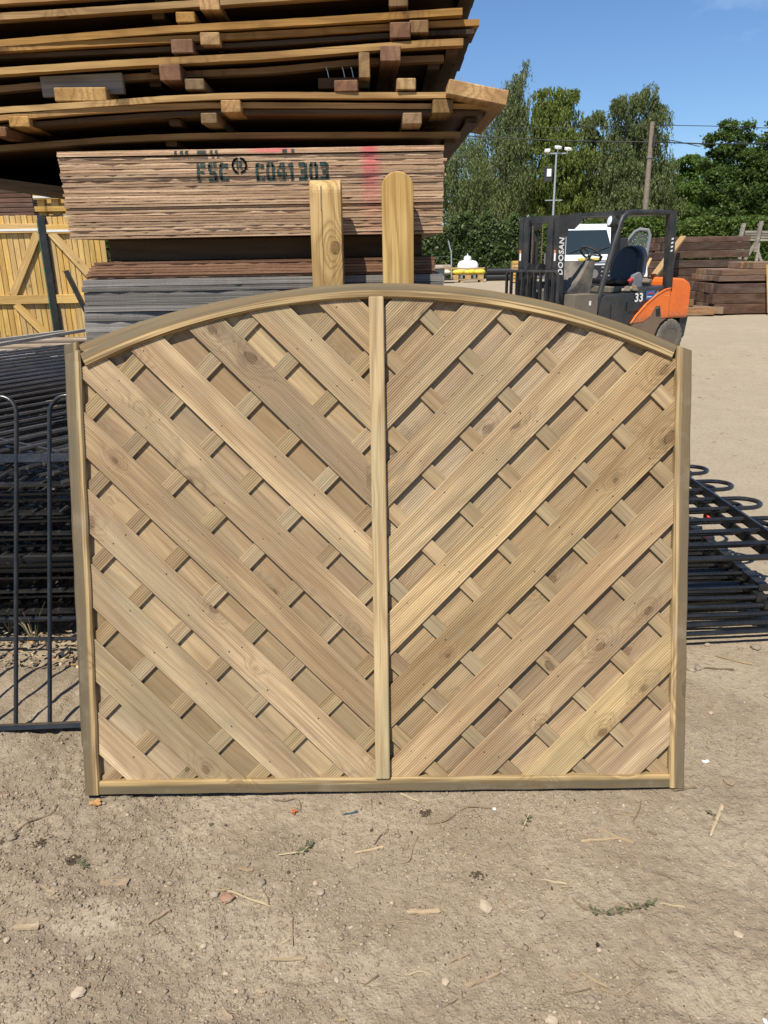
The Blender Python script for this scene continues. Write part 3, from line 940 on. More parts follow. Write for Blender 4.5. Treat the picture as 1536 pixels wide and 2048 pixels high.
for k in range(28):                                     # ring of the registered mark
    if k in (6, 7, 20, 21): continue
    a0_, a1_ = 2 * math.pi * k / 28, 2 * math.pi * (k + 1) / 28
    for q in range(2):
        a = a0_ + (a1_ - a0_) * (q + .5) / 2
        cx, cz = -.4385 + math.cos(a) * .0215, 1.8395 + math.sin(a) * .0215
        INK.append((cx - .0030, cx + .0030, cz - .0030, cz + .0030))
for (a, b, c, d) in [(-.4475, -.4425, 1.828, 1.851), (-.4405, -.4335, 1.846, 1.851), (-.4405, -.4335, 1.8375, 1.842), (-.4345, -.4295, 1.841, 1.848), (-.4365, -.4310, 1.828, 1.837)]:
    INK.append((a, b, c, d))
for (a, b) in [(-.640, -.632), (-.622, -.612), (-.606, -.596), (-.568, -.540), (-.528, -.519), (-.512, -.503), (-.300, -.285), (-.272, -.262)]:   # cut-off feet of a line above
    INK.append((a, b, 1.8745, 1.8845))

ORD = ['first', 'second', 'third', 'fourth', 'fifth', 'sixth', 'seventh', 'eighth', 'ninth', 'tenth', 'eleventh', 'twelfth', 'thirteenth', 'fourteenth', 'fifteenth', 'sixteenth', 'seventeenth', 'eighteenth', 'nineteenth', 'twentieth']
ORD += ['twenty-' + w for w in ORD[:9]] + ['thirtieth', 'thirty-first']
z_top, z_bot = 1.8885, 1.6285
ns_, gapz = 29, .004
edges = []
zt = z_top
edges += [(zt - .0075, zt), (zt - .0155, zt - .008)]
zz = zt - .0155 - .0035
th = (zz - z_bot) / 28
for i in range(28):
    edges.append((zz - th * (i + 1) + .0002, zz - th * i - rnd.uniform(.0006, .0016)))
for i, (za, zb) in enumerate(edges):
    skew = (z_top - zb) / (z_top - z_bot)
    x0 = -1.0085 + rnd.uniform(-.003, .003) + .004 * skew
    x1 = .2085 + rnd.uniform(-.003, .003) - .003 * skew + (.012 if i in (4, 9) else 0)
    y0 = YS + rnd.uniform(-.0045, .0045)
    o = sheet('plywood_sheet', x0, x1, za, zb, y0, 2.40, M['ply'], .0016, i)
    if i == 0: lb = 'topmost plywood sheet of the stencilled stack, slightly lifted off the rest'
    elif i == 1: lb = 'second plywood sheet from the top of the stencilled stack'
    elif i == len(edges) - 1: lb = 'bottom plywood sheet of the stencilled stack, its underside showing'
    else: lb = 'thin plywood sheet, ' + ORD[i] + ' from the top of the stencilled stack'
    tag(o, lb, 'plywood sheet', 'plywood sheets stacked behind the posts')
    ink = MB()
    for (a, b, c, d) in INK:
        c2, d2 = max(c, za + .0003), min(d, zb - .0003)
        if d2 - c2 > .0008:
            ink.box(((a + b) / 2 - o.location.x, -.0022, (c2 + d2) / 2 - o.location.z), (b - a, .0012, d2 - c2))
    if ink.v:
        stuff(ink.build('stencil_paint', M['stencil'], o))
# bearers and lower sheets
for k, (bx, lab) in enumerate([(-.60, 'dark timber bearer under the left of the plywood stack'), (.02, 'dark timber bearer under the right of the plywood stack, behind the round post')]):
    mb = MB(); mb.box((0, 0, 0), (2.3, .075, .071), ch=.003)
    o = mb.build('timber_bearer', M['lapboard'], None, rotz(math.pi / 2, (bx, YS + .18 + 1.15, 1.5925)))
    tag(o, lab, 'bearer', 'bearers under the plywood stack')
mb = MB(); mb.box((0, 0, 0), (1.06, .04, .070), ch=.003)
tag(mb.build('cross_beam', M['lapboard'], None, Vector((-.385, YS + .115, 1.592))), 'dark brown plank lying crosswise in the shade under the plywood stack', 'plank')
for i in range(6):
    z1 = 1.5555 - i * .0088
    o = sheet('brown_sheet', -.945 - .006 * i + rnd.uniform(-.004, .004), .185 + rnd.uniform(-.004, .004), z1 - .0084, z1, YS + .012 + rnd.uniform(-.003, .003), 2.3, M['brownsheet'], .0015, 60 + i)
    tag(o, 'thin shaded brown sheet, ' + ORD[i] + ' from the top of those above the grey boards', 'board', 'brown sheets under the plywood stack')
zg, i = 1.5015, 0
names = ['top grey weathered board of the stack hidden by the arched panel', 'second grey weathered board from the top, behind the arch', 'third grey weathered board from the top, behind the arch']
while zg > 1.19:
    t_ = [.022, .016, .042, .02, .03, .036, .028][i % 7]
    o = sheet('grey_board', -.985 - .002 * i + rnd.uniform(-.006, .006), .212 + rnd.uniform(-.006, .006), max(zg - t_, .03), zg, YS + rnd.uniform(-.004, .004), 2.35, M['greyslab'], .003, 90 + i, 30)
    tag(o, 'grey weathered board, ' + ORD[i] + ' from the top of the stack behind the arch', 'board', 'grey boards stacked behind the arched panel')
    zg -= t_ + .001; i += 1

mb = MB(); zb = zg
k = 0
while zb > .03:
    mb.box((-.388 + rnd.uniform(-.006, .006), YS + 1.18, zb - .018), (1.19, 2.35, .034)); zb -= .036; k += 1
tag(stuff(mb.build('grey_board_pack', M['greyslab'], None)), 'lower pack of grey boards hidden behind the arched panel', 'board pack')

# ================================================================== LAP PANELS LYING ON TOP
YT = 2.65
def lying_panel(label, pts, thick, xr, xl=-1.62, depth=1.78, seed=0, nb=12, yoff=0., mat='brownrail', yaw=0.):
    """pts: photograph positions of the top of the front rail"""
    r = random.Random(seed)
    W = [at(px, py, YT) for px, py in pts]
    xs, zs = np.array([w.x for w in W]), np.array([w.z for w in W])
    o_ = np.argsort(xs); xs, zs = xs[o_], zs[o_]
    def zc(x):
        if x < xs[0]: return zs[0] + (x - xs[0]) * (zs[1] - zs[0]) / (xs[1] - xs[0])
        if x > xs[-1]: return zs[-1] + (x - xs[-1]) * .02
        return float(np.interp(x, xs, zs))
    grid = np.linspace(xl, xr, 34)
    zsm = np.array([zc(x) for x in grid])
    for _ in range(3): zsm[1:-1] = (zsm[:-2] + zsm[1:-1] * 2 + zsm[2:]) / 4
    zf = lambda x: float(np.interp(x, grid, zsm))
    root = thing('lap_fence_panel', label, 'fence panel', (0, YT + yoff, 0), 'lap fence panels stacked flat above the plywood')
    root.rotation_euler.z = yaw
    def strip(name, y0, y1, zt0, zt1, t, xa, xb, m, wav=0.):
        mb = MB(); n = 64 if name == 'front_rail' else 26
        jr = .0004 if name == 'front_rail' else .0
        for i in range(n + 1):
            x = xa + (xb - xa) * i / n; z = zf(x) + wav * math.sin(i * .9 + seed)
            ja, jb, jc = r.uniform(-jr, jr), r.uniform(-jr, jr), r.uniform(-jr, jr) * 2
            for (y, zz) in ((y0 + jc, z + zt0 + ja), (y0 + jc * .6, z + zt0 - t + jb), (y1, z + zt1 - t), (y1, z + zt1)):
                mb.v.append((x, y, zz))
        for i in range(n):
            for j in range(4):
                mb.f.append((i * 4 + j, i * 4 + (j + 1) % 4, (i + 1) * 4 + (j + 1) % 4, (i + 1) * 4 + j))
        mb.f.append((0, 1, 2, 3)); mb.f.append(tuple(n * 4 + j for j in (3, 2, 1, 0)))
        mb.m = [0] * len(mb.f)
        return mb.build(name, m, root)
    strip('front_rail', 0, .038, 0, 0, thick, xl, xr, M[mat])
    for b in range(nb):
        ya = .040 + b * (depth - .04) / nb
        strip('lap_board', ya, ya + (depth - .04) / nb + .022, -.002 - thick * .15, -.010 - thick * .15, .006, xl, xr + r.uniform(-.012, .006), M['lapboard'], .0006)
    mb = MB()
    n = 8
    for (yy0, yy1) in ((.041, depth),):
        mb.box((xr - .03, (yy0 + yy1) / 2, zf(xr - .03) - thick * .15 - .020), (.036, yy1 - yy0, .016))
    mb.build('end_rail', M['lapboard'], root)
    mb = MB(); xm = (xl + xr) / 2
    mb.box((xm, (depth + .041) / 2, zf(xm) - thick * .15 - .021), (.036, depth - .041, .016))
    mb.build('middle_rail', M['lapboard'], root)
    return root
LP = [
 ('lap fence panel whose bright front edge runs out of the top of the picture halfway', [(0, 26), (123, 18), (387, 0), (700, -22), (925, -36)], .0175, .305),
 ('lap fence panel with its bright front edge just under the topmost one', [(0, 79), (350, 50), (540, 40), (925, 15)], .0185, .2600),
 ('lap fence panel reaching furthest right among the upper ones', [(0, 90), (260, 74), (540, 59), (810, 40), (962, 32)], .0165, .3155),
 ('lap fence panel with the brightest sunlit front edge, bowing upward', [(0, 135), (260, 118), (350, 114), (540, 104), (790, 83), (927, 76)], .0185, .2640),
 ('lap fence panel in the shade directly below the brightest edge', [(0, 160), (260, 136), (540, 124), (710, 106), (892, 98)], .0175, .2110),
 ('lap fence panel with dappled front edge carrying loose blocks', [(0, 214), (116, 207), (218, 200), (345, 190), (540, 183), (676, 185), (921, 184)], .0165, .2570),
 ('lap fence panel carrying the protruding timber stub at its right end', [(0, 230), (176, 214), (350, 204), (524, 202), (985, 204)], .0150, .3560),
 ('lowest lap fence panel of the flat stack, dark, right above the plywood', [(0, 281), (197, 265), (350, 258), (540, 256), (927, 255)], .0170, .2680),
]
for i, (lb, pts, th_, xr) in enumerate(LP):
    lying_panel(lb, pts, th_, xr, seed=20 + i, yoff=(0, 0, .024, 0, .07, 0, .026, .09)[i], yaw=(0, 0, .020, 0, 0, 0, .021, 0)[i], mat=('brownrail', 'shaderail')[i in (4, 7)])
lying_panel('lap fence panel cut off by the top border of the picture, at the upper left', [(0, -6), (123, -13), (387, -32), (700, -54), (925, -68)], .0175, .33, seed=45)
# a second pair of sheets seen edge on under the third and seventh panel
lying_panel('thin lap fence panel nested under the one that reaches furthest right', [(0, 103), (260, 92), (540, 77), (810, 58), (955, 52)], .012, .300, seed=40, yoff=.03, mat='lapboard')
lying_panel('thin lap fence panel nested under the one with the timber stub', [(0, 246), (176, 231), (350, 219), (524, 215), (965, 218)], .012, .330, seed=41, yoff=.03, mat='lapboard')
# dark panel hanging low at the left end
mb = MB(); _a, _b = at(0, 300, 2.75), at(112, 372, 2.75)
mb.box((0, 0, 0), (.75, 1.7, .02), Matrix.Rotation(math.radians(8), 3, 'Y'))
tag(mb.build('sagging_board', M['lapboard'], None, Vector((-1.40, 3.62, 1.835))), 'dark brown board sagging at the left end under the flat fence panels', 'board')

# ---- packing blocks between the panels
BL = [(369, 37, 38, 18, 'brownrail', .5, 'sunlit end of a packing batten under the topmost panels, left of the highest block'),
      (422, 10, 40, 24, 'brownrail', .5, 'highest packing batten end, at the very top edge of the stack'),
      (373, 95, 44, 24, 'redblock', .6, 'reddish packing block resting on the brightest panel edge'),
      (417, 81, 39, 22, 'brownrail', .6, 'pale packing batten end right of the upper reddish block'),
      (346, 148, 42, 28, 'redblock', .5, 'reddish packing block hanging in the dark middle of the stack'),
      (386, 170, 38, 19, 'shaderail', .5, 'greyish packing batten end just right below the middle reddish block'),
      (158, 190, 102, 24, 'brownrail', .35, 'wide packing plank end under the grey board at the left'),
      (466, 215, 39, 22, 'brownrail', .55, 'pale packing batten end with a long underside, below the dappled edge'),
      (421, 238, 32, 19, 'shaderail', .4, 'small pale packing batten end left of the one with the long underside'),
      (35, 245, 40, 19, 'brownrail', .5, 'pale packing batten end near the left border of the picture'),
      (4, 266, 24, 18, 'redblock', .5, 'packing batten end cut by the left border of the picture'),
      (802, 6, 38, 18, 'shaderail', .5, 'packing batten end at the top edge, right half of the stack'),
      (806, 64, 41, 27, 'redblock', .5, 'reddish packing block in the upper right of the stack'),
      (843, 56, 38, 22, 'shaderail', .5, 'brown packing batten end right beside the upper right reddish block'),
      (769, 110, 40, 27, 'redblock', .9, 'long reddish packing beam with its underside showing, mid right'),
      (724, 131, 22, 46, 'shaderail', .5, 'upright narrow packing piece left of the long reddish beam'),
      (697, 174, 47, 20, 'redblock', .4, 'reddish packing block lying in front of the dark nailed batten'),
      (808, 171, 38, 20, 'brownrail', .4, 'splintered packing batten end on the dappled edge'),
      (874, 215, 40, 24, 'shaderail', .7, 'reddish packing block near the lower right end of the stack'),
      (822, 239, 38, 20, 'shaderail', .45, 'rounded packing batten end on the lowest panel')]
BFR = random.Random(3)
for (px, py, w, h, m, dep, lb) in BL:
    c = at(px, py, YT + .015)
    s_ = (c - Vector((0, 0, CAM_H))).dot(FW) / FOC
    mb = MB(); mb.box((0, 0, 0), (dep, w * s_, h * s_ * 1.03), ch=.0025)
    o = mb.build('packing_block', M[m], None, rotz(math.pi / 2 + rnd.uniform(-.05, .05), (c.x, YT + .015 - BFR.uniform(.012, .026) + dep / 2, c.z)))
    tag(o, lb, 'packing block', 'packing blocks between the flat fence panels')
c = at(152, 163, YT - .005)
mb = MB(); mb.box((0, 0, 0), (.255, .022, .058), Matrix.Rotation(math.radians(-1.5), 3, 'Y'), ch=.002)
tag(mb.build('grey_plank_offcut', M['greywood'], None, Vector((c.x, YT + .055, c.z))), 'grey offcut board standing on edge between the flat panels at the left', 'board')
c = at(685, 158, YT)
mb = MB(); mb.box((0, 0, 0), (.158, .03, .030), ch=.002)
o = mb.build('nailed_batten', M['lapboard'], None, Vector((c.x, YT + .07, c.z)))
tag(o, 'dark batten with bright nails sticking up, lying between the flat panels', 'batten')
for dx in (-.045, .005, .032):
    nb = MB(); nb.tube([(dx, -.005, .014), (dx - .004, -.006, .035), (dx - .008, -.006, .045)], .0011, 5); nb.build('nail', M['nailsteel'], o)
# timber stub sticking out at the right
mb = MB(); mb.box((0, 0, 0), (.62, .185, .042), ch=.003)
A = at(957, 187, YT - .06)
Rm = Matrix.Rotation(math.radians(11), 4, 'Y')
o = mb.build('timber_stub', M['brownrail'], None, Matrix.Translation((A.x, YT - .05 + .31, A.z + .005)) @ Rm @ Matrix.Rotation(math.pi / 2, 4, 'Z'))
tag(o, 'thick timber stub with nails poking out past the right end of the stack', 'timber')
for (dx, dy) in ((-.27, .06), (-.24, .035), (-.26, -.04), (-.25, -.075)):
    nb = MB(); nb.tube([(dx, dy, .02), (dx + .003, dy - .002, .034), (dx + .004, dy - .009, .043)], .0011, 5); nb.build('nail', M['nailsteel'], o)

# ================================================================== LEFT SIDE: BLACK RAILINGS
def railing(name, label, group, Mx, length, barlen, n, hoop=False, r=.0075, rails=(.12, .88), railw=.038, railt=.008, barmat='black_metal', bow=0.):
    """bars along local x (0..barlen), spread along local y; flat rails along y"""
    root = thing(name, label, 'railing', M=Mx, group=group)
    sp = length / (n - 1)
    for f in rails:
        mb = MB(); mb.box((barlen * f, length / 2, 0), (railw, length + .03, railt))
        mb.build('rail', M['black_metal'], root)
    if hoop:
        k = 0
        while k < n - 1:
            y0, y1 = k * sp, (k + 1) * sp
            pts = [(0, y0, 0), (barlen - sp * .5, y0, 0)]
            pts += [(barlen - sp * .5 + math.sin(a) * sp * .62, y0 + (1 - math.cos(a)) * sp / 2, 0) for a in [math.pi * i / 12 for i in range(1, 12)]]
            pts += [(barlen - sp * .5, y1, 0), (0, y1, 0)]
            mb = MB(); mb.tube(pts, r, 8); mb.build('hoop_bar', M['black_metal'], root, smooth=True)
            k += 2
    else:
        for k in range(n):
            mb = MB(); b = bow * math.sin(k * 1.3)
            mb.tube([(0, k * sp, 0), (barlen * .5, k * sp + b, b * .5), (barlen, k * sp, 0)], r, 6)
            mb.build('bar', M[barmat], root, smooth=True)
    return root
GRL = 'black railings piled flat at the left'
dd = Vector((.574, .819, 0)); pp = Vector((-.819, .574, 0))
A = dd * 1.58 + pp * 2.68
top_rail = railing('railing_panel', 'topmost black railing panel of the left pile, its bars fanning away', GRL,
        frame((A.x, A.y, .862), dd, pp, (0, 0, 1)), 3.3, 2.3, 21, r=.0105, rails=(.03, .985), railw=.014, barmat='glint_bar')
for i in range(3):
    c = copy_tree(top_rail)
    dx = .02 * (i + 1)
    c.matrix_world = frame((A.x + dx - .05, A.y + .04 + dx, .862 - .045 * (i + 1)), dd, pp, (0, 0, 1)) @ Matrix.Rotation(math.radians((-1.5, 2.2, -3)[i]), 4, 'Z')
    c['label'] = ('second', 'third', 'fourth')[i] + ' black railing panel from the top of the left pile'
low = railing('railing_panel', 'black railing panel, fifth from the top of the left pile', GRL,
        frame((-2.6, 3.00, .70), (0, 1, 0), (1, 0, 0), (0, 0, -1)), 1.32, 1.9, 13, r=.009, barmat='glint_bar', rails=(.005, .1, .55, .95), railw=.04, railt=.010)
z = .70
i = 0
while z > .11:
    z -= rnd.choice((.028, .036, .048, .06))
    c = copy_tree(low); i += 1
    c['label'] = 'black railing panel, ' + ORD[i + 4] + ' from the top of the left pile'
    c.matrix_world = frame((-2.6 + rnd.uniform(-.04, .05), 3.00 + rnd.uniform(-.05, .05), max(z, .06)), (0, 1, 0), (1, 0, 0), (0, 0, -1)) @ Matrix.Rotation(rnd.uniform(-.03, .03), 4, 'Z') @ Matrix.Rotation(rnd.uniform(-.012, .012), 4, 'Y')
for k, (yy, zz) in enumerate(((2.93, .135), (2.86, .075))):
    mb = MB(); mb.tube([(-2.4, yy, zz), (-1.6, yy + .01, zz - .004), (-1.12, yy - .005, zz)], .009, 8)
    tag(mb.build('loose_bar', M['black_metal'], None, smooth=True), ('upper' if k == 0 else 'lower') + ' loose black bar glinting low in front of the left pile', 'metal bar')
# flat plate in the pile
mb = MB(); mb.box((0, 0, 0), (.75, .012, .085), Matrix.Rotation(math.radians(18), 3, 'X'))
tag(mb.build('black_channel', M['blacksheet'], None, Vector((-1.55, 2.985, .36))), 'black flat channel low in the railing pile behind the upright gate', 'metal channel')

# ---- upright hoop-top gate leaning on the pile
lean = math.radians(22.5)
upg = Vector((0, math.sin(lean), math.cos(lean)))
G0 = Vector((-1.302, 2.315, .022))
gx = Vector((1, .06, 0)).normalized()
gate = thing('hoop_top_gate', 'black hoop-top metal gate leaning upright at the left edge', 'gate', M=frame(G0, gx, upg, gx.cross(upg)))
sp = .1165
for k in range(-5, 3, 2):       # hairpin bars
    x0, x1, H = (k) * sp, (k + 1) * sp, 1.105
    pts = [(x0, .01, 0), (x0, H, 0)] + [(x0 + (1 - math.cos(a)) * sp / 2, H + math.sin(a) * sp * .55, 0) for a in [math.pi * i / 12 for i in range(1, 12)]] + [(x1, H, 0), (x1, .01, 0)]
    mb = MB(); mb.tube(pts, .0078, 10); mb.build('hoop_bar', M['black_metal'], gate, smooth=True)
mb = MB(); mb.box((-.20, .945, -.001), (.98, .030, .010)); mb.build('cross_rail', M['black_metal'], gate)
mb = MB(); mb.box((-.20, -.002, 0), (1.04, .016, .046), ch=.002); mb.build('bottom_rail', M['black_metal'], gate)

# ================================================================== TIMBER STRIPS, GATES AND STACKS BEHIND
gr = 'weathered strips in the low bundle'
def plank(name, p0, p1, w, h, mat, label, cat='plank', group=None, ch=.002):
    p0, p1 = Vector(p0), Vector(p1)
    d = p1 - p0; x = d.normalized(); y = Vector((0, 0, 1)).cross(x).normalized(); zv = x.cross(y)
    mb = MB(); mb.box((0, 0, 0), (d.length, w, h), ch=ch)
    return tag(mb.build(name, mat, None, frame((p0 + p1) / 2, x, y, zv)), label, cat, group)
for k in range(26):
    yy = 6.75 + (k % 13) * .125; lay = k // 13
    plank('timber_strip', (-5.0 + rnd.uniform(-.2, .2), yy + rnd.uniform(-.05, .05), .70 + lay * .045 + rnd.uniform(-.012, .012)), (-2.55 + rnd.uniform(-.25, .1), yy + rnd.uniform(-.05, .05), .70 + lay * .045 + rnd.uniform(-.012, .012)),
          .06, .03, M['strip'], f'weathered strip, {ORD[k % 13]} from the front in the {("lower", "upper")[lay]} layer of the low bundle', 'timber strip', gr)
plank('white_strip', (-4.2, 6.62, .77), (-2.75, 6.66, .775), .05, .045, M['white'], 'white strip lying along the front of the weathered bundle', 'timber strip')
plank('loose_lath', (-4.3, 6.0, .83), (-3.05, 7.6, .885), .04, .03, M['greywood'], 'grey lath lying askew across the weathered bundle, left one', 'lath')
plank('loose_lath', (-3.7, 6.0, .83), (-2.75, 7.9, .90), .04, .03, M['greywood'], 'grey lath lying askew across the weathered bundle, longer right one', 'lath')
mb = MB()
mb.box((0, 0, .34), (2.6, 1.7, .68))
for q in range(5): mb.box((0, -.86, .07 + q * .135), (2.6, .03, .11))
tag(mb.build('timber_pack', M['strip'], None, Vector((-3.85, 7.55, 0))), 'low pack of weathered timber carrying the strip bundle', 'timber pack')

def closeboard_gate(label, x0, x1, y, ztop, zbot, brace, z_off=0., pw=.062):
    root = thing('closeboard_gate', label, 'gate', (x0, y, 0), 'yellow closeboard gates standing behind the railings')
    n = max(3, int(round((x1 - x0) / pw))); w = (x1 - x0) / n
    for k in range(n):
        mb = MB(); hh = ztop - zbot
        mb.box((0, 0, 0), (hh, w - .006, .014), ch=.003)
        mb.build('pale', M['yellow'], root, frame((w * (k + .5), .0 + rnd.uniform(-.002, .002), (ztop + zbot) / 2 + rnd.uniform(-.003, .003)), (0, 0, 1), (1, 0, 0), (0, 1, 0)))
    def rail(z0, hgt=.095):
        mb = MB(); mb.box((0, 0, 0), (x1 - x0 + .02, hgt, .034), ch=.003)
        mb.build('cross_rail', M['yellow'], root, frame(((x1 - x0) / 2, -.026, z0), (1, 0, 0), (0, 0, 1), (0, -1, 0)))
    zr = [ztop - .13, 1.12, .40]
    for q in zr: rail(q)
    for (xa, za, xb, zb) in brace:
        a, b = Vector((xa, -.026, za)), Vector((xb, -.026, zb)); d = (b - a); x = d.normalized(); yv = Vector((0, -1, 0)); zv = yv.cross(x)
        mb = MB(); mb.box((0, 0, 0), (d.length, .085, .032), ch=.003)
        mb.build('brace', M['yellow'], root, frame((a + b) / 2, x, zv, yv) if False else frame((a + b) / 2, x, yv.cross(x), yv))
    mb = MB(); mb.box(((x1 - x0) / 2, -.0455, ztop - .147), (x1 - x0, .003, .022)); mb.build('white_band', M['band'], root)
    return root
closeboard_gate('yellow closeboard gate at the left border, brace rising to the right', -4.72, -3.715, 9.0, 2.00, .15, [(.60, 1.165, .985, 1.82), (.10, .44, .985, 1.07)][:1] + [(.62, 1.07, 1.0, .62)])
closeboard_gate('yellow closeboard gate right of the dark steel post, brace falling to the right', -3.63, -3.02, 9.0, 1.985, .15, [(.04, 1.82, .57, 1.165)])
closeboard_gate('yellow closeboard panel edge seen past the end of the plywood stack', -3.01, -1.95, 9.12, 1.68, .15, [])
mb = MB(); mb.box((0, 0, 1.0), (.075, .05, 2.0), ch=.004)
sp_ = mb.build('steel_post', M['black_metal'], None, Vector((-3.672, 8.97, 0)))
tag(sp_, 'dark steel upright between the two yellow gates', 'post')
mb = MB(); mb.box((-.040, -.03, 1.1), (.008, .006, 1.7)); mb.build('strap', M['strap'], sp_)
# bundle on top of the gates and brown stack
bt = thing('picket_bundle', 'bundle of pale pickets with rounded tops above the right yellow gate', 'picket bundle', (-3.90, 9.5, 0))
for k in range(7):
    mb = MB(); h = .42 - .030 * k - (.05 if k > 2 else 0); w = .078
    pts = [(0, -w / 2), (h - w / 2, -w / 2)] + [(h - w / 2 + math.sin(a) * w / 2, -math.cos(a) * w / 2) for a in [math.pi * i / 8 for i in range(1, 8)]] + [(h - w / 2, w / 2), (0, w / 2)]
    mb.prism([(x, y, 0) for x, y in pts], (0, 0, .018))
    mb.build('picket', M['yellow'], bt, frame((.03 + k * .08, .04 * (k % 2), 2.02), (0, 0, 1), (1, 0, 0), (0, 1, 0)))
for z_ in (2.22, 2.09):
    mb = MB(); mb.box((.30, -.03, z_), (.66, .035, .055)); mb.build('cross_rail', M['yellow'], bt)
mb = MB(); mb.box((.30, -.05, 2.215), (.66, .004, .018)); mb.build('white_band', M['band'], bt)
for k in range(8):
    zz = 2.04 + k * .052
    mb = MB(); mb.box((0, 0, 0), (1.4, .9, .046), ch=.004)
    o = mb.build('brown_stack_panel', M['darkbrown'], None, Vector((-4.72 + rnd.uniform(-.012, .012) - (.08 if k == 7 else 0), 10.1, zz)))
    tag(o, 'dark brown panel in the stack at the far left, ' + ('top one with a chipped corner' if k == 7 else ORD[7 - k] + ' from the top'), 'fence panel', 'dark brown panels stacked at far left')
mb = MB(); mb.box((0, 0, 1.0), (1.3, .85, 2.0))
tag(mb.build('rack_base', M['darkbrown'], None, Vector((-4.72, 10.1, 0))), 'dark brown timber rack carrying the brown stack behind the left gate', 'rack')
mb = MB(); mb.box((0, 0, 0), (.50, .055, .04), Matrix.Rotation(math.radians(70), 3, 'Y'), ch=.003)
tag(mb.build('steel_stub', M['black_metal'], None, Vector((-3.10, 8.2, 1.20))), 'short dark steel bar leaning beside the grey board stack', 'metal bar')

# ---- litter under the pile: dry leaves and weeds
lf = MB()
g = random.Random(5)
for k in range(900):
    x, y = g.uniform(-2.1, -1.0), g.uniform(2.72, 3.1)
    s = g.uniform(.005, .015); a = g.uniform(0, 6.3)
    c = Vector((x, y, gz(x, y) + g.uniform(.003, .03)))
    u = Vector((math.cos(a), math.sin(a), g.uniform(-.5, .5))) * s; v = Vector((-math.sin(a), math.cos(a), g.uniform(-.5, .5))) * s * .6
    lf.add([c - u, c - v + Vector((0, 0, s * .2)), c + u, c + v], [(0, 1, 2, 3)], g.choice((0, 0, 0, 1, 3, 3, 3, 2)))
o = lf.build('leaf_litter', [M['chipdark'], M['straw'], M['deadleaf'], M['twig']])
stuff(o); tag(o, 'dry leaves and bark under the black railing pile', 'leaf litter')
for k, (px, py, n_) in enumerate(((70, 1290, 9), (20, 1265, 6))):
    b = atz(px, py, .01); mb = MB()
    for q in range(n_):
        a = g.uniform(0, 6.3); L = g.uniform(.08, .2)
        e = b + Vector((math.cos(a) * L * .6, math.sin(a) * L * .3, L))
        mb.tube([b, (b + e) / 2 + Vector((0, 0, .03)), e], [.0022, .0016, .0005], 4, g.choice((0, 0, 1)))
    tag(mb.build('weed_tuft', [M['weed'], M['straw']], None), ('wider' if k == 0 else 'thinner') + ' tuft of weeds growing under the black railings', 'weed')

# ================================================================== RIGHT SIDE: HOOP-TOP RAILINGS LYING FLAT
GRR = 'hoop-top railings piled flat at the right'
rr_ = railing('hoop_railing', 'uppermost hoop-top railing of the pile right of the panel', GRR,
              frame((.70, 2.86, .372), (1, .03, .012), (-.03, 1, 0), (0, 0, 1)), 1.80, 1.14, 13, hoop=True, r=.0115, rails=(.06, .855), railw=.012, railt=.046)
c = copy_tree(rr_)
c.matrix_world = frame((.655, 2.955, .325), (1, .03, .012), (-.03, 1, 0), (0, 0, 1))
c['label'] = 'second hoop-top railing from the top of the pile right of the panel'
l2 = railing('flat_railing', 'flat-topped black railing of the lower right pile, uppermost there', GRR,
             frame((.62, 2.95, .205), (1, .02, 0), (-.02, 1, 0), (0, 0, 1)), 1.30, 1.02, 10, r=.0105, rails=(.06, .955), railw=.04, railt=.030)
for k in range(5):
    c = copy_tree(l2)
    c.matrix_world = frame((.60 + .028 * k, 2.93 - .035 * k, .172 - .027 * k), (1, .02 + .015 * (k - 1), 0), (-.02 - .015 * (k - 1), 1, 0), (0, 0, 1))
    c['label'] = ('second', 'third', 'fourth', 'fifth', 'lowest')[k] + ' flat-topped black railing of the lower right pile'
for k, (yy, zz) in enumerate(((3.2, .12), (3.95, .12))):
    plank('bearer', (.8, yy, .05 + .0), (1.5, yy, .05), .07, .022, M['sleeper_new'], ('near' if k == 0 else 'far') + ' wooden bearer under the right railing pile', 'bearer')
for k, (xx, yy) in enumerate(((.9, 3.2), (1.35, 3.9))):
    mb = MB(); mb.box((0, 0, 0), (.09, .09, .105), ch=.004)
    tag(mb.build('spacer_block', M['sleeper_new'], None, Vector((xx, yy, .275))), ('near' if k == 0 else 'far') + ' wooden spacer block between the two layers of the right railing pile', 'block')
mb = MB(); mb.lathe([(.0, 0), (.022, .002), (.024, .03), (.012, .05), (.0, .052)], 12, None)
p_ = atz(1415, 1042, .24)
tag(mb.build('red_cap', M['redplastic'], None, p_), 'small bright red cap between the bars of the right railing pile', 'cap')

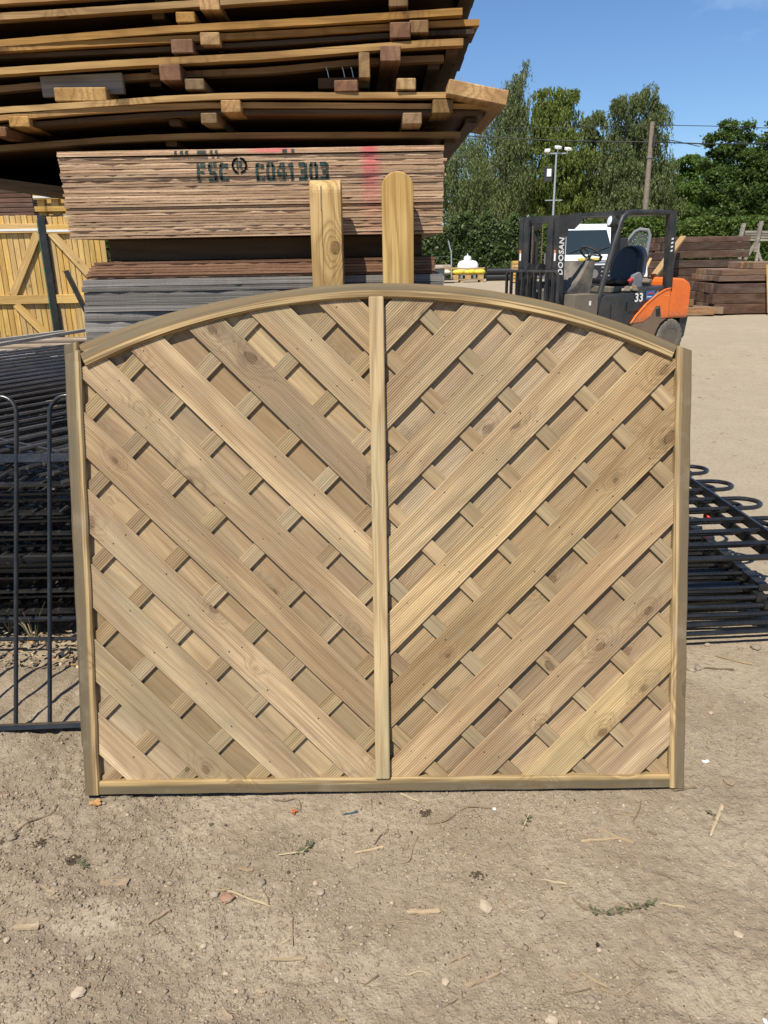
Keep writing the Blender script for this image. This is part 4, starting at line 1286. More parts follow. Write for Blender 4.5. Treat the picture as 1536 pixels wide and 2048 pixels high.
# ================================================================== FORKLIFT
def text_mesh(txt, size, mat, parent, Mx, name='lettering', bold=.012, sx=1.0, shear=0.):
    cu = bpy.data.curves.new(name, 'FONT'); cu.body = txt; cu.size = size; cu.align_x = 'CENTER'; cu.align_y = 'CENTER'
    cu.offset = bold * size; cu.extrude = .0015; cu.resolution_u = 3; cu.shear = shear; cu.space_character = 1.06
    tmp = bpy.data.objects.new('tmp_text', cu); COL.objects.link(tmp)
    dg = bpy.context.evaluated_depsgraph_get()
    me = bpy.data.meshes.new_from_object(tmp.evaluated_get(dg))
    bpy.data.objects.remove(tmp, do_unlink=True)
    me.materials.clear(); me.materials.append(mat); me.name = name
    o = bpy.data.objects.new(name, me); COL.objects.link(o); o.parent = parent
    o.matrix_local = Mx @ Matrix.Diagonal((sx, 1, 1, 1))
    return o
def wheel(parent, c, R, W, tread=20, side=1):
    mb = MB(); n = 40
    # tyre: lathe about y with lug notches
    prof = [(R * .58, -W * .46), (R * .86, -W * .5), (R * .965, -W * .44), (R, -W * .30), (R, W * .30), (R * .965, W * .44), (R * .86, W * .5), (R * .58, W * .46)]
    n = tread * 4
    for (r, y) in prof:
        for k in range(n):
            rr = r
            if r > R * .95 and (k % 4 == 0): rr = r * .955
            a = 2 * math.pi * k / n
            mb.v.append((rr * math.cos(a), y, rr * math.sin(a)))
    P = len(prof)
    for i in range(P):
        j = (i + 1) % P
        for k in range(n):
            mb.f.append((i * n + k, i * n + (k + 1) % n, j * n + (k + 1) % n, j * n + k))
    mb.m = [0] * len(mb.f)
    w = mb.build('wheel', M['rubber'], parent, Vector(c), smooth=True)
    Ry = Matrix.Rotation(-math.pi / 2 * side, 4, 'X')
    mb = MB(); mb.lathe([(R * .60, W * .44), (R * .55, W * .47), (R * .50, W * .36), (R * .36, W * .16), (R * .22, W * .14), (R * .20, W * .34), (R * .13, W * .36), (0.001, W * .36)], 28, Ry)
    mb.build('rim', M['rim'], w, smooth=True)
    return w
def forklift():
    head = math.radians(211.5)
    X = Vector((math.cos(head), math.sin(head), 0)); Yv = Vector((-math.sin(head), math.cos(head), 0))
    SCL = .955
    P = atz(1331, 676, .295 * SCL)
    o = P + (X * 1.7 - Yv * .5) * SCL; o.z = 0
    root = thing('forklift', 'orange and black forklift truck with mast and load guard at left', 'forklift', M=frame(o, X, Yv, (0, 0, 1)) @ Matrix.Scale(SCL, 4))
    B, O = M['fork_black'], M['orange']
    def part(name, mb, mat, smooth=False, parent=None): return mb.build(name, mat, parent or root, smooth=smooth)
    # wheels
    for s in (1, -1):
        wheel(root, (-1.7, s * .50, .295), .295, .17, side=s)
        wheel(root, (0, s * .50, .355), .355, .22, 22, side=s)
    # chassis and dark body
    mb = MB(); mb.prism([(-1.55, -.42, .30), (.22, -.42, .30), (.22, -.42, .62), (-1.55, -.42, .70)], (0, .84, 0)); part('chassis', mb, B)
    mb = MB()
    prof = [(-.14, .46), (-.14, .97), (-.30, 1.00), (-1.00, 1.00), (-1.12, 1.07), (-1.52, 1.09), (-1.55, .90), (-1.05, .55), (-.95, .46)]
    mb.prism([(x, -.55, z) for x, z in prof], (0, 1.10, 0)); body = part('body', mb, M['fork_body'])
    bv = body.modifiers.new('bevel', 'BEVEL'); bv.width = .03; bv.segments = 3; bv.limit_method = 'ANGLE'
    mb = MB(); mb.box((-.52, .561, .70), (.26, .012, .34), ch=.005); mb.box((-.84, .561, .82), (.25, .012, .14), ch=.005); part('side_cover', mb, M['fork_body'])
    mb = MB(); mb.prism([(-.90, .566, .60), (-1.38, .566, .98), (-1.34, .566, 1.01), (-.86, .566, .63)], (0, .012, 0)); part('trim_strip', mb, M['greyplastic'])
    mb = MB(); mb.box((-.40, .58, .47), (.62, .10, .035), ch=.005); part('step', mb, M['dustplate'])
    # dusty cowl above front axle
    mb = MB(); mb.prism([(.34, .28, .70), (.34, .28, 1.02), (-.10, .28, 1.02), (-.10, .28, .62), (.20, .28, .62)], (0, .28, 0)); part('front_fender', mb, M['dustplate'])
    mb = MB(); mb.prism([(.34, -.56, .70), (.34, -.56, 1.02), (-.10, -.56, 1.02), (-.10, -.56, .62), (.20, -.56, .62)], (0, .28, 0)); part('front_fender', mb, M['dustplate'])
    mb = MB(); mb.prism([(.26, -.27, .62), (.26, -.27, 1.05), (.05, -.27, 1.12), (-.18, -.27, 1.46), (-.30, -.27, 1.46), (-.24, -.27, 1.0), (-.24, -.27, .62)], (0, .54, 0)); d = part('dashboard', mb, M['greyplastic'])
    d.data.materials.clear(); d.data.materials.append(plain('dash_dark', (.06, .058, .055), .7, .3, 0., .3, 6., .2, dust=DUST, dustamt=.55))
    mb = MB(); mb.box((.05, .562, .90), (.035, .006, .06)); part('label_plate', mb, M['whiteprint'])
    # steering wheel
    c = Vector((-.46, .02, 1.55)); nrm = Vector((-.62, 0, .78)).normalized(); e1 = Vector((0, 1, 0)); e2 = nrm.cross(e1)
    mb = MB(); mb.tube([c + e1 * .165 * math.cos(a) + e2 * .165 * math.sin(a) for a in [2 * math.pi * i / 24 for i in range(24)]], .016, 8, closed=True)
    for a in (.3, 2.4, 4.5): mb.tube([c - nrm * .01, c + e1 * .16 * math.cos(a) + e2 * .16 * math.sin(a)], .012, 6)
    mb.tube([c, c - nrm * .30], .028, 8); part('steering_wheel', mb, B, True)
    mb = MB(); mb.tube([c + e1 * .1 + e2 * .12, c + e1 * .1 + e2 * .12 + nrm * .05], .02, 8); part('steering_knob', mb, B, True)
    # seat
    st = MB(); st.prism([(-.78, -.25, 1.12), (-.76, -.25, 1.20), (-1.18, -.25, 1.18), (-1.20, -.25, 1.08)], (0, .50, 0)); s_ = part('seat', st, M['seat'])
    bv = s_.modifiers.new('bevel', 'BEVEL'); bv.width = .03; bv.segments = 3
    mb = MB(); prof = []
    for i in range(13):
        a = math.pi * i / 12
        prof.append((math.cos(a) * .25, 1.42 + math.sin(a) * .23))
    prof += [(-.27, 1.25), (-.22, 1.12), (.22, 1.12), (.27, 1.25)]
    mb.prism([(-1.15 - (z - 1.1) * .22, y, z) for y, z in prof], (-.10, 0, .01)); b_ = part('seat_back', mb, M['seat'])
    bv = b_.modifiers.new('bevel', 'BEVEL'); bv.width = .035; bv.segments = 3
    mb = MB(); mb.prism([(-1.265 - (z - 1.1) * .22, y * 1.06, z) for y, z in prof], (-.07, 0, .01)); part('seat_shell', mb, M['greyplastic'])
    mb = MB(); mb.prism([(-1.02, .28, 1.06), (-1.06, .28, 1.24), (-1.18, .28, 1.28), (-1.26, .28, 1.16), (-1.22, .28, 1.03)], (0, .07, 0)); part('hip_support', mb, M['greyplastic'])
    mb = MB(); mb.box((-.90, 0, 1.045), (.52, .56, .085), ch=.01); part('seat_base', mb, M['dustplate'])
    g = random.Random(9)
    mb = MB()
    for k in range(9):
        x, y = g.uniform(-1.05, -.72), g.uniform(.25, .5)
        mb.box((x, y, 1.03 + g.uniform(0, .05)), (g.uniform(.05, .14), g.uniform(.04, .09), g.uniform(.03, .06)), Matrix.Rotation(g.uniform(0, 3), 3, 'Z') @ Matrix.Rotation(g.uniform(-.5, .5), 3, 'X'), k % 3, .008)
    mb.build('rags', [M['chip'], M['dustplate'], M['twig']], root)
    mb = MB(); mb.box((-1.00, .33, 1.17), (.09, .05, .05), Matrix.Rotation(.5, 3, 'Y'), ch=.01); part('belt_buckle', mb, M['redprint'])
    mb = MB()
    for k in range(7): mb.box((-1.30 + g.uniform(-.08, .08), .22 + g.uniform(-.15, .2), 1.12 + g.uniform(0, .06)), (.12, .09, .05), Matrix.Rotation(g.uniform(0, 3), 3, 'Z') @ Matrix.Rotation(g.uniform(-.6, .6), 3, 'X'), ch=.012)
    part('cloth_heap', mb, M['dustplate'])
    # counterweight
    mb = MB()
    prof = [(-1.58, .60), (-1.58, 1.13), (-1.60, 1.20), (-1.93, 1.17), (-2.06, 1.11), (-2.11, 1.04), (-2.11, .68), (-2.09, .585)]
    mb.prism([(x, -.56, z) for x, z in prof], (0, 1.12, 0)); cw = part('counterweight', mb, O)
    bv = cw.modifiers.new('bevel', 'BEVEL'); bv.width = .03; bv.segments = 3; bv.limit_method = 'ANGLE'; bv.angle_limit = math.radians(40)
    mb = MB(); mb.prism([(-1.98, -.52, .22), (-1.96, -.52, .60), (-2.15, -.52, .60), (-2.10, -.52, .30)], (0, 1.04, 0)); part('rear_bumper', mb, M['fork_black'])
    mb = MB(); mb.lathe([(.05, 0), (.05, .05), (.02, .06)], 12, Matrix.Translation((-1.72, .15, 1.18))); part('fuel_cap', mb, O, True)
    # orange swept side panel with the muddy lower half and its opening
    for s in (1, -1):
        y0 = .555 * s
        up_ = [(-.80, .575), (-.90, .685), (-1.10, .84), (-1.30, .955), (-1.48, 1.025), (-1.60, 1.04), (-1.60, .62), (-1.46, .615), (-1.40, .80), (-1.30, .79), (-1.20, .65), (-1.05, .585)]
        mb = MB(); mb.prism([(x, y0, z) for x, z in up_], (0, .03 * s, 0)); part('side_panel', mb, O)
        lo_ = [(-.80, .572), (-1.05, .582), (-1.20, .647), (-1.30, .787), (-1.40, .797), (-1.46, .612), (-1.60, .617), (-1.56, .60), (-1.44, .54), (-1.36, .43), (-1.33, .34), (-.98, .34), (-.86, .44)]
        mb = MB(); mb.prism([(x, y0 - .004 * s, z) for x, z in lo_], (0, .03 * s, 0)); part('lower_panel', mb, M['orange_dirty'])
        mb = MB(); mb.prism([(x, y0 + .027 * s, z) for x, z in [(-1.31, .75), (-1.40, .77), (-1.42, .66), (-1.33, .655)]], (0, .006 * s, 0)); part('tie_down_opening', mb, M['blacksheet'])
        mb = MB(); e_ = [(-.80, .577), (-.90, .688), (-1.10, .843), (-1.30, .958), (-1.48, 1.028), (-1.60, 1.043)]
        mb.tube([(x, y0 + .03 * s, z) for x, z in e_], .010, 6); part('edge_highlight_bead', mb, O, True)
    # overhead guard
    for s in (1, -1):
        mb = MB()
        mb.tube([(-.04, .52 * s, .62), (-.16, .52 * s, .98), (-.34, .52 * s, 1.55), (-.47, .52 * s, 1.93), (-.52, .52 * s, 2.03), (-.60, .52 * s, 2.085), (-.72, .52 * s, 2.10), (-1.50, .52 * s, 2.10)], .040, 10)
        part('guard_pillar', mb, B, True)
        mb = MB(); mb.prism([(-1.46, (.52 - .04) * s, 2.135), (-1.60, (.52 - .04) * s, 2.135), (-1.66, (.52 - .04) * s, 1.0), (-1.54, (.52 - .04) * s, 1.0)], (0, .085 * s, 0)); rp = part('rear_pillar', mb, B)
        for k in range(4):
            mb = MB(); mb.box((-1.555, .569 * s, 1.74 - k * .055), (.045, .004, .022), Matrix.Rotation(.25, 3, 'Y'))
            part('vent_slot', mb, M['whiteprint'], parent=rp)
    mb = MB()
    for k in range(9): mb.box((-.60 - k * .105, 0, 2.115), (.028, 1.0, .022))
    mb.box((-.52, 0, 2.09), (.07, 1.02, .045)); mb.box((-1.50, 0, 2.105), (.08, 1.02, .055)); part('guard_roof', mb, B)
    mb = MB(); mb.box((-1.0, 0, 2.075), (.92, 1.0, .006)); part('roof_sheet', mb, M['blacksheet'])
    # work lamp
    lm = Matrix.Translation((-.33, .50, 1.98)) @ Matrix.Rotation(math.radians(80), 4, 'Y') @ Matrix.Rotation(.35, 4, 'X')
    mb = MB(); mb.lathe([(.03, -.08), (.075, -.02), (.085, .03), (.07, .035)], 18, lm); l_ = part('work_lamp', mb, B, True)
    mb = MB(); mb.lathe([(.068, .032), (.06, .04), (.001, .045)], 18, lm); mb.build('lens', M['lens'], l_, smooth=True)
    # mast
    for s in (1, -1):
        mb = MB()
        mb.box((.49, .385 * s, 1.08), (.145, .018, 1.96)); mb.box((.555, .352 * s, 1.08), (.016, .075, 1.96)); mb.box((.425, .352 * s, 1.08), (.016, .075, 1.96))
        part('outer_channel', mb, B)
        mb = MB(); mb.box((.50, .285 * s, 1.07), (.115, .03, 1.90)); mb.box((.562, .245 * s, 1.07), (.014, .10, 1.90)); part('inner_channel', mb, B)
        mb = MB(); mb.prism([(.43, .36 * s, 2.055), (.12, .36 * s, 2.055), (.12, .36 * s, 1.99), (.26, .36 * s, 1.88), (.43, .36 * s, 1.88)], (0, .03 * s, 0)); part('mast_bracket', mb, B)
        mb = MB(); mb.tube([(.40, .45 * s, .78), (.18, .47 * s, .72)], .022, 10); mb.tube([(.20, .47 * s, .725), (-.06, .49 * s, .655)], .042, 12); mb.tube([(-.02, .44 * s, .665), (-.02, .57 * s, .665)], .07, 12); part('tilt_ram', mb, M['grease'], True)
        mb = MB(); mb.tube([(.43, .20 * s, .25), (.43, .20 * s, 1.85)], .05, 10); part('lift_cylinder', mb, B, True)
        mb = MB()
        for k in range(40): mb.box((.575, .10 * s, .75 + k * .030), (.014, .022, .024), ch=.003)
        part('lift_chain', mb, M['grease'])
        mb = MB(); mb.tube([(.568, .19 * s, .8), (.566, .185 * s, 1.4), (.562, .18 * s, 1.93)], .011, 6); part('hose', mb, M['blackpipe'], True)
    mb = MB(); mb.box((.50, 0, 2.02), (.09, .74, .085)); mb.box((.44, 0, 1.15), (.03, .74, .09)); mb.box((.44, 0, .22), (.05, .74, .12)); part('cross_member', mb, B)
    for s in (1, -1):
        mb = MB(); mb.lathe([(.085, -.02), (.085, .02)], 20, Matrix.Translation((.585, .11 * s, 1.36)) @ Matrix.Rotation(math.pi / 2, 4, 'X')); mb.lathe([(.02, -.03), (.02, .03)], 10, Matrix.Translation((.585, .11 * s, 1.36)) @ Matrix.Rotation(math.pi / 2, 4, 'X')); part('chain_pulley', mb, M['fork_black'], True)
    text_mesh('DOOSAN', .125, M['whiteprint'], root, frame((.488, .396, 1.53), (0, 0, 1), (1, 0, 0), (0, 1, 0)), bold=.02, sx=.88, shear=.12)
    text_mesh('33', .17, M['whiteprint'], root, frame((-.935, .572, .93), (-1, 0, 0), (0, 0, 1), (0, 1, 0)), bold=.02, sx=1.05)
    mb = MB(); mb.box((-1.20, .556, .955), (.19, .006, .13), ch=.002); b3 = part('blue_sticker', mb, M['blueprint'])
    mb = MB(); mb.box((-1.20, .561, .985), (.12, .003, .02)); mb.build('sticker_red_line', M['redprint'], b3)
    mb = MB(); mb.box((-1.17, .561, .935), (.10, .003, .012)); mb.build('sticker_white_line', M['whiteprint'], b3)
    for s in (1, -1):
        mb = MB(); mb.box((.565, .352 * s, 1.53), (.003, .03, .11)); q = part('warning_label', mb, M['whiteprint'])
        mb = MB(); mb.box((.568, .352 * s, 1.60), (.003, .03, .035)); mb.build('label_header', M['orangeprint'], q)
    # carriage, load guard and forks
    mb = MB(); mb.box((.62, 0, .42), (.05, 1.06, .11)); mb.box((.62, 0, .72), (.05, 1.06, .10)); part('carriage', mb, B)
    mb = MB(); mb.tube([(.65, -.53, .42), (.65, -.53, 1.29), (.65, -.49, 1.335), (.65, .49, 1.335), (.65, .53, 1.29), (.65, .53, .42)], .022, 8); part('load_guard_frame', mb, B, True)
    for k in range(8):
        mb = MB(); mb.box((.65, -.43 + k * .123, .95), (.045, .020, .77)); part('load_guard_bar', mb, B)
    for s in (1, -1):
        mb = MB(); mb.prism([(.665, .30 * s - .06, .80), (.665, .30 * s - .06, .04), (1.80, .30 * s - .06, .04), (1.80, .30 * s - .06, .052), (.72, .30 * s - .06, .09), (.705, .30 * s - .06, .80)], (0, .12, 0)); part('fork', mb, M['steel'])
    return root
forklift()

# ================================================================== WHITE PICKUP LORRY BEHIND THE FORKLIFT
def lorry():
    x0, x1, y = 3.76, 4.94, 16.4
    r = thing('lorry', 'white lorry cab with open door standing behind the forklift', 'lorry', ((x0 + x1) / 2, y, 0))
    hw = (x1 - x0) / 2
    mb = MB()
    prof = [(0, .45), (0, 1.28), (.10, 1.36), (.42, 1.40), (.78, 1.93), (.95, 2.03), (1.9, 2.05), (1.9, .45)]
    mb.prism([(-hw, a, b) for a, b in prof], (2 * hw, 0, 0)); c = mb.build('cab', M['white'], r)
    bv = c.modifiers.new('bevel', 'BEVEL'); bv.width = .06; bv.segments = 4; bv.limit_method = 'ANGLE'; bv.angle_limit = math.radians(25)
    n = Vector((0, -.83, .565))
    mb = MB(); q = [(-hw + .10, .432, 1.425), (hw - .10, .432, 1.425), (hw - .17, .752, 1.893), (-hw + .17, .752, 1.893)]
    mb.prism([Vector(p) + n * .012 for p in q], n * .012); mb.build('windscreen', M['glass'], r)
    mb = MB()
    for sx in (-.42, .08): mb.tube([Vector((sx, .44, 1.44)) + n * .04, Vector((sx + .35, .52, 1.55)) + n * .04], .010, 5)
    mb.build('wiper', M['blackpipe'], r)
    mb = MB(); mb.box((0, -.012, 1.30), (2 * hw - .12, .02, .025)); mb.build('bonnet_gap', M['blackpipe'], r)
    # grille
    gp = [(-.44, .90), (-.49, 1.08), (-.42, 1.22), (.42, 1.22), (.49, 1.08), (.44, .90), (.36, .80), (-.36, .80)]
    mb = MB(); mb.prism([(a, -.014, b) for a, b in gp], (0, -.02, 0)); g = mb.build('grille', M['blackpipe'], r)
    for k, z in enumerate((.93, 1.01, 1.09, 1.17)):
        for s in (-1, 1):
            mb = MB(); mb.tube([(s * .15, -.045, z), (s * .38, -.045, z)], .020, 8); mb.build('grille_bar', M['greyplastic'], g, smooth=True)
    mb = MB(); mb.lathe([(.09, 0), (.09, .015), (.05, .02)], 16, Matrix.Translation((0, -.05, 1.05)) @ Matrix.Rotation(math.pi / 2, 4, 'X')); mb.build('badge', M['steel'], r, smooth=True)
    for s in (-1, 1):
        mb = MB(); mb.box((s * .535, -.015, 1.04), (.08, .03, .24), ch=.012); mb.build('headlight', M['lens'], r)
        mb = MB(); mb.box((s * (hw + .12), .45, 1.60), (.16, .08, .28), ch=.02); mb.build('mirror', M['blackpipe'], r)
        wheel(r, (s * (hw - .15), .75, .36), .36, .22, 20) if False else None
    for yy in (.65, 3.4):
        for s in (-1, 1):
            w = MB(); w.lathe([(.2, -.1), (.34, -.11), (.37, -.06), (.37, .06), (.34, .11), (.2, .1)], 24, Matrix.Translation((s * (hw - .14), yy, .37)) @ Matrix.Rotation(math.pi / 2, 4, 'Y')); w.build('wheel', M['rubber'], r, smooth=True)
    mb = MB(); mb.box((0, -.03, .60), (2 * hw, .10, .30), ch=.02); mb.build('bumper', M['white'], r)
    mb = MB(); mb.box((-.12, -.02, 1.335), (.42, .012, .045)); mb.build('yellow_marking', M['yellowbag'], r)
    mb = MB(); mb.box((0, 3.2, .95), (1.2, 2.5, .12)); mb.box((0, 2.0, 1.2), (1.2, .06, .5)); mb.box((0, 2.9, .62), (.8, 4.2, .14)); mb.build('load_bed', M['greyplastic'], r)
    # open door hinged at the right front post
    d = thing('cab_door', None, None, (hw + .02, .55, 0)) if False else None
    e = Vector((.86, -.34, 0)).normalized(); mb = MB(); h = Vector((hw + .03, .60, 0))
    def pt(s, z): return h + e * s + Vector((0, 0, z))
    nn = Vector((-e.y, e.x, 0))
    mb.prism([pt(0, .60), pt(.62, .60), pt(.66, 1.0), pt(.62, 1.30), pt(0, 1.28)], nn * .06); dr = mb.build('door', M['white'], r)
    mb = MB(); mb.tube([pt(.02, 1.28) + nn * .03, pt(.22, 1.70) + nn * .03, pt(.34, 1.86) + nn * .03, pt(.44, 1.90) + nn * .03, pt(.60, 1.88) + nn * .03, pt(.64, 1.78) + nn * .03, pt(.60, 1.30) + nn * .03, pt(.50, 1.05) + nn * .02], .034, 8); mb.build('window_frame', M['greyplastic'], dr, smooth=True)
    mb = MB(); mb.prism([pt(.03, 1.29) + nn * .026, pt(.60, 1.30) + nn * .026, pt(.63, 1.80) + nn * .026, pt(.36, 1.86) + nn * .026], nn * .006)
    gm = NT('door_glass'); gm.bsdf.inputs['Transmission Weight'].default_value = .95; gm.bsdf.inputs['IOR'].default_value = 1.1; gm.fin((.85, .92, .9), .02, None, .3)
    mb.build('door_glass', gm.mat, dr)
    mb = MB(); mb.box(tuple(pt(.30, 1.58) + nn * .10), (.10, .08, .34), ch=.03); mb.build('mirror', M['blackpipe'], dr)
    return r
lorry()

# ================================================================== SLEEPER STACKS
def sleepers(origin, L, rows, layers, gname, where, rz=0., sj=.05):
    """layers: (z0, height, width, material, first row x shift, n rows)"""
    for li, (z0, h, w, m, sh, nr, LL) in enumerate(layers):
        mb = MB(); mb.box((0, 0, 0), (LL, w - .006, h - .006), ch=.008)
        me = mb.mesh('railway_sleeper', M[m])
        for k in range(nr):
            o = bpy.data.objects.new('railway_sleeper', me); COL.objects.link(o)
            lx, ly = LL / 2 + sh + rnd.uniform(-sj, sj), (k + .5) * w
            o.matrix_world = Matrix.Translation(Vector(origin)) @ Matrix.Rotation(rz, 4, 'Z') @ Matrix.Translation((lx, ly, z0 + h / 2)) @ Matrix.Rotation(rnd.uniform(-.006, .006), 4, 'Z')
            pos = 'topmost' if li == len(layers) - 1 else ('lowest' if li == 0 else ('second lowest' if li == 1 else ORD[li]))
            tag(o, f'sleeper in the {pos} layer, {ORD[k]} from the front, of the {where}', 'sleeper', gname)
S, SN = 'sleeper', 'sleeper_new'
sleepers((7.80, 18.5, 0), 3, 7, [(.03, .225, .25, S, 0, 7, 3.2), (.258, .225, .25, S, -.02, 7, 3.2), (.486, .225, .25, S, .02, 7, 3.2),
         (.76, .13, .25, SN, .06, 7, 3.1), (.893, .13, .25, SN, .10, 6, 3.1), (1.026, .15, .25, SN, .75, 5, 2.4)], 'sleepers of the near stack', 'near stack')
for k, yy in enumerate((18.75, 20.0)):
    plank('stack_bearer', (8.3, yy, .735), (10.5, yy, .735), .10, .046, M[S], ('near' if k == 0 else 'far') + ' bearer between the layers of the near sleeper stack', 'bearer')
sleepers((7.75, 22.3, 0), 3, 6, [(.03, .24, .26, S, .1, 6, 2.4), (.273, .24, .26, S, .0, 6, 2.4), (.516, .24, .26, S, .05, 6, 2.4), (.76, .20, .26, S, -.05, 6, 2.4),
         (.98, .20, .26, S, .0, 6, 2.4), (1.23, .20, .26, S, .05, 6, 2.4), (1.435, .20, .26, S, .02, 6, 2.4), (1.64, .15, .26, S, .15, 6, 2.3)][:8], 'sleepers of the tall back stack', 'tall back stack')
sleepers((7.05, 21.6, 0), 3, 6, [(.03, .24, .26, S, .0, 4, .95), (.273, .24, .26, S, .0, 4, .95), (.516, .24, .26, SN, -.15, 4, 1.1), (.76, .22, .26, S, .05, 4, .9), (.985, .20, .26, S, .1, 4, .85), (1.19, .2, .26, S, .3, 4, .7)], 'sleepers of the small stack', 'small stack')
plank('leaning_board', (6.65, 20.1, .55), (8.02, 21.5, 1.78), .16, .06, M['pallet'], 'pale board leaning up against the dark sleeper stacks', 'board')
plank('leaning_board', (6.62, 20.5, .6), (7.15, 21.3, 1.25), .07, .05, M['pallet'], 'short pale board leaning beside the longer leaning one', 'board')
plank('loose_sleeper', (6.55, 18.55, .12), (7.72, 18.35, .12), .22, .16, M[SN], 'loose timber lying on the ground left of the near sleeper stack', 'sleeper')
plank('loose_sleeper', (6.4, 18.75, .29), (7.35, 18.7, .29), .20, .15, M[SN], 'shorter timber lying on top of the loose ground one', 'sleeper')
plank('loose_sleeper', (7.1, 19.1, .14), (8.0, 18.42, .12), .20, .15, M[SN], 'timber lying askew against the corner of the near sleeper stack', 'sleeper')
plank('upright_lath', (8.98, 18.3, .05), (8.82, 18.35, 1.12), .05, .03, M['yellow'], 'thin pale lath standing at the right border before the sleepers', 'lath')
# grey trestle above the near stack
tr = thing('trestle', 'grey slatted timber trestle at the right border behind the sleepers', 'trestle', (11.2, 24.0, 0))
for (a, b) in (((-.62, 0, 1.35), (-.50, 0, 2.15)), ((-.08, 0, 1.35), (.0, 0, 2.2)), ((.5, 0, 1.35), (.5, 0, 2.2))):
    mb = MB(); mb.beam(a, b, .09, .09); mb.build('leg', M['greywood'], tr)
for k in range(4):
    mb = MB(); mb.beam((-.55, .06, 1.70 + k * .075), (.9, .06, 1.66 + k * .075), .03, .055); mb.build('slat', M['greywood'], tr)
for (a, b) in (((-.62, -.02, .3), (-.45, -.02, 1.62)), ((-.45, .03, .9), (-.1, .03, 1.55)), ((.25, .03, .9), (-.1, .03, 1.6)), ((.0, 0, .3), (.0, 0, 1.6)), ((.6, 0, .3), (.6, 0, 1.6))):
    mb = MB(); mb.beam(a, b, .07, .07); mb.build('brace', M['greywood'], tr)

# ================================================================== PALLET, GAS TANK, PIPES FAR BACK
Yp = 40.0
a, b = at(878, 562, Yp), at(965, 562, Yp)
pl = thing('pallet', 'wooden pallet on the far side of the yard carrying bags', 'pallet', ((a.x + b.x) / 2, Yp, 0))
W = (b.x - a.x)
for k in range(3):
    mb = MB(); mb.box((-W / 2 + .1 + k * (W - .2) / 2, 0, .06), (.14, 1.1, .12)); mb.build('skid', M['pallet'], pl)
for k in range(6):
    mb = MB(); mb.box((0, -.5 + k * .2, .14), (W, .13, .035)); mb.build('deck_board', M['pallet'], pl)
for k in range(4):
    mb = MB(); mb.box((-W / 2 + .15 + k * .62, -.45, .26), (.28, .2, .2)); mb.build('edge_block', M['pallet'], pl)
def bag(label, x, mat):
    mb = MB()
    bm = bmesh.new(); bmesh.ops.create_icosphere(bm, subdivisions=3, radius=1)
    g = random.Random(int(x * 100))
    vs = [Vector((math.copysign(abs(v.co.x) ** .6, v.co.x) * .30, math.copysign(abs(v.co.y) ** .6, v.co.y) * .25, v.co.z * .13 * g.uniform(.9, 1.1))) for v in bm.verts]
    fs = [[q.index for q in f.verts] for f in bm.faces]; bm.free()
    mb.add(vs, fs)
    tag(mb.build('bag', mat, None, Vector((pl.location.x + x, Yp - .1, .48)), smooth=True), label, 'bag', 'bags on the far pallet')
bag('pale bag at the left end of the far pallet', -.80, M['palebag'])
bag('left yellow bag on the far pallet', -.15, M['yellowbag'])
bag('middle yellow bag on the far pallet', .42, M['yellowbag'])
bag('right yellow bag on the far pallet, nearest the tank', 1.0 - .1, M['yellowbag'])
plank('loose_batten', (pl.location.x - 1.15, Yp - .2, .74), (pl.location.x + 1.1, Yp - .15, .60), .10, .06, M['pallet'], 'pale batten lying across the bags on the far pallet', 'batten')
plank('loose_batten', (pl.location.x - 1.1, Yp + .1, .63), (pl.location.x + 1.2, Yp + .1, .66), .10, .05, M['pallet'], 'second pale batten lying lower across the bags on the far pallet', 'batten')
ta, tb = at(914, 540, 42.5), at(957, 540, 42.5)
tk = thing('gas_tank', 'white horizontal gas tank in front of the hedge', 'gas tank', ((ta.x + tb.x) / 2, 42.5, 0))
L = tb.x - ta.x
prof = [(.001, -L / 2), (.22, -L / 2 + .04), (.34, -L / 2 + .14), (.38, -L / 2 + .28), (.38, L / 2 - .28), (.34, L / 2 - .14), (.22, L / 2 - .04), (.001, L / 2)]
mb = MB(); mb.lathe(prof, 24, Matrix.Translation((0, 0, .62)) @ Matrix.Rotation(math.pi / 2, 4, 'Y')); mb.build('vessel', M['white'], tk, smooth=True)
mb = MB(); mb.lathe([(.20, 0), (.20, .16), (.15, .24), (.03, .27), (.02, .36), (.001, .37)], 20, Matrix.Translation((-.02, 0, .97))); mb.build('valve_dome', M['white'], tk, smooth=True)
for s in (-1, 1):
    mb = MB(); mb.box((s * L * .3, 0, .14), (.12, .5, .28)); mb.build('leg', M['greyplastic'], tk)
pa, pb = at(976, 556, 41), at(1016, 556, 41)
for k, (dy, dz) in enumerate(((0, .17), (.0, .46), (.33, .30))):
    mb = MB(); mb.lathe([(.16, -1.0), (.16, 1.0), (.13, 1.0), (.13, -1.0)], 20, Matrix.Translation((0, 0, 0)) @ Matrix.Rotation(math.pi / 2, 4, 'Y'), close=False)
    tag(mb.build('black_pipe', M['blackpipe'], None, Vector(((pa.x + pb.x) / 2 + .4, 41 + dy, dz)), smooth=True), ('lower', 'upper', 'rear')[k] + ' black pipe of the heap before the hedge', 'pipe', 'black pipes before the hedge')
ca = at(1035, 556, 38)
cr = thing('timber_crate', 'orange-brown slatted crate seen behind the load guard', 'crate', (ca.x, 38, 0))
for k in range(6):
    mb = MB(); mb.box((0, -.3, .12 + k * .165), (.62, .03, .13)); mb.build('slat', M['yellow'], cr)
for s in (-1, 1):
    mb = MB(); mb.box((s * .28, -.26, .5), (.06, .05, 1.0)); mb.build('corner_post', M['yellow'], cr)
mb = MB(); mb.box((0, .02, .5), (.6, .48, .98)); mb.build('liner', M['pallet'], cr)
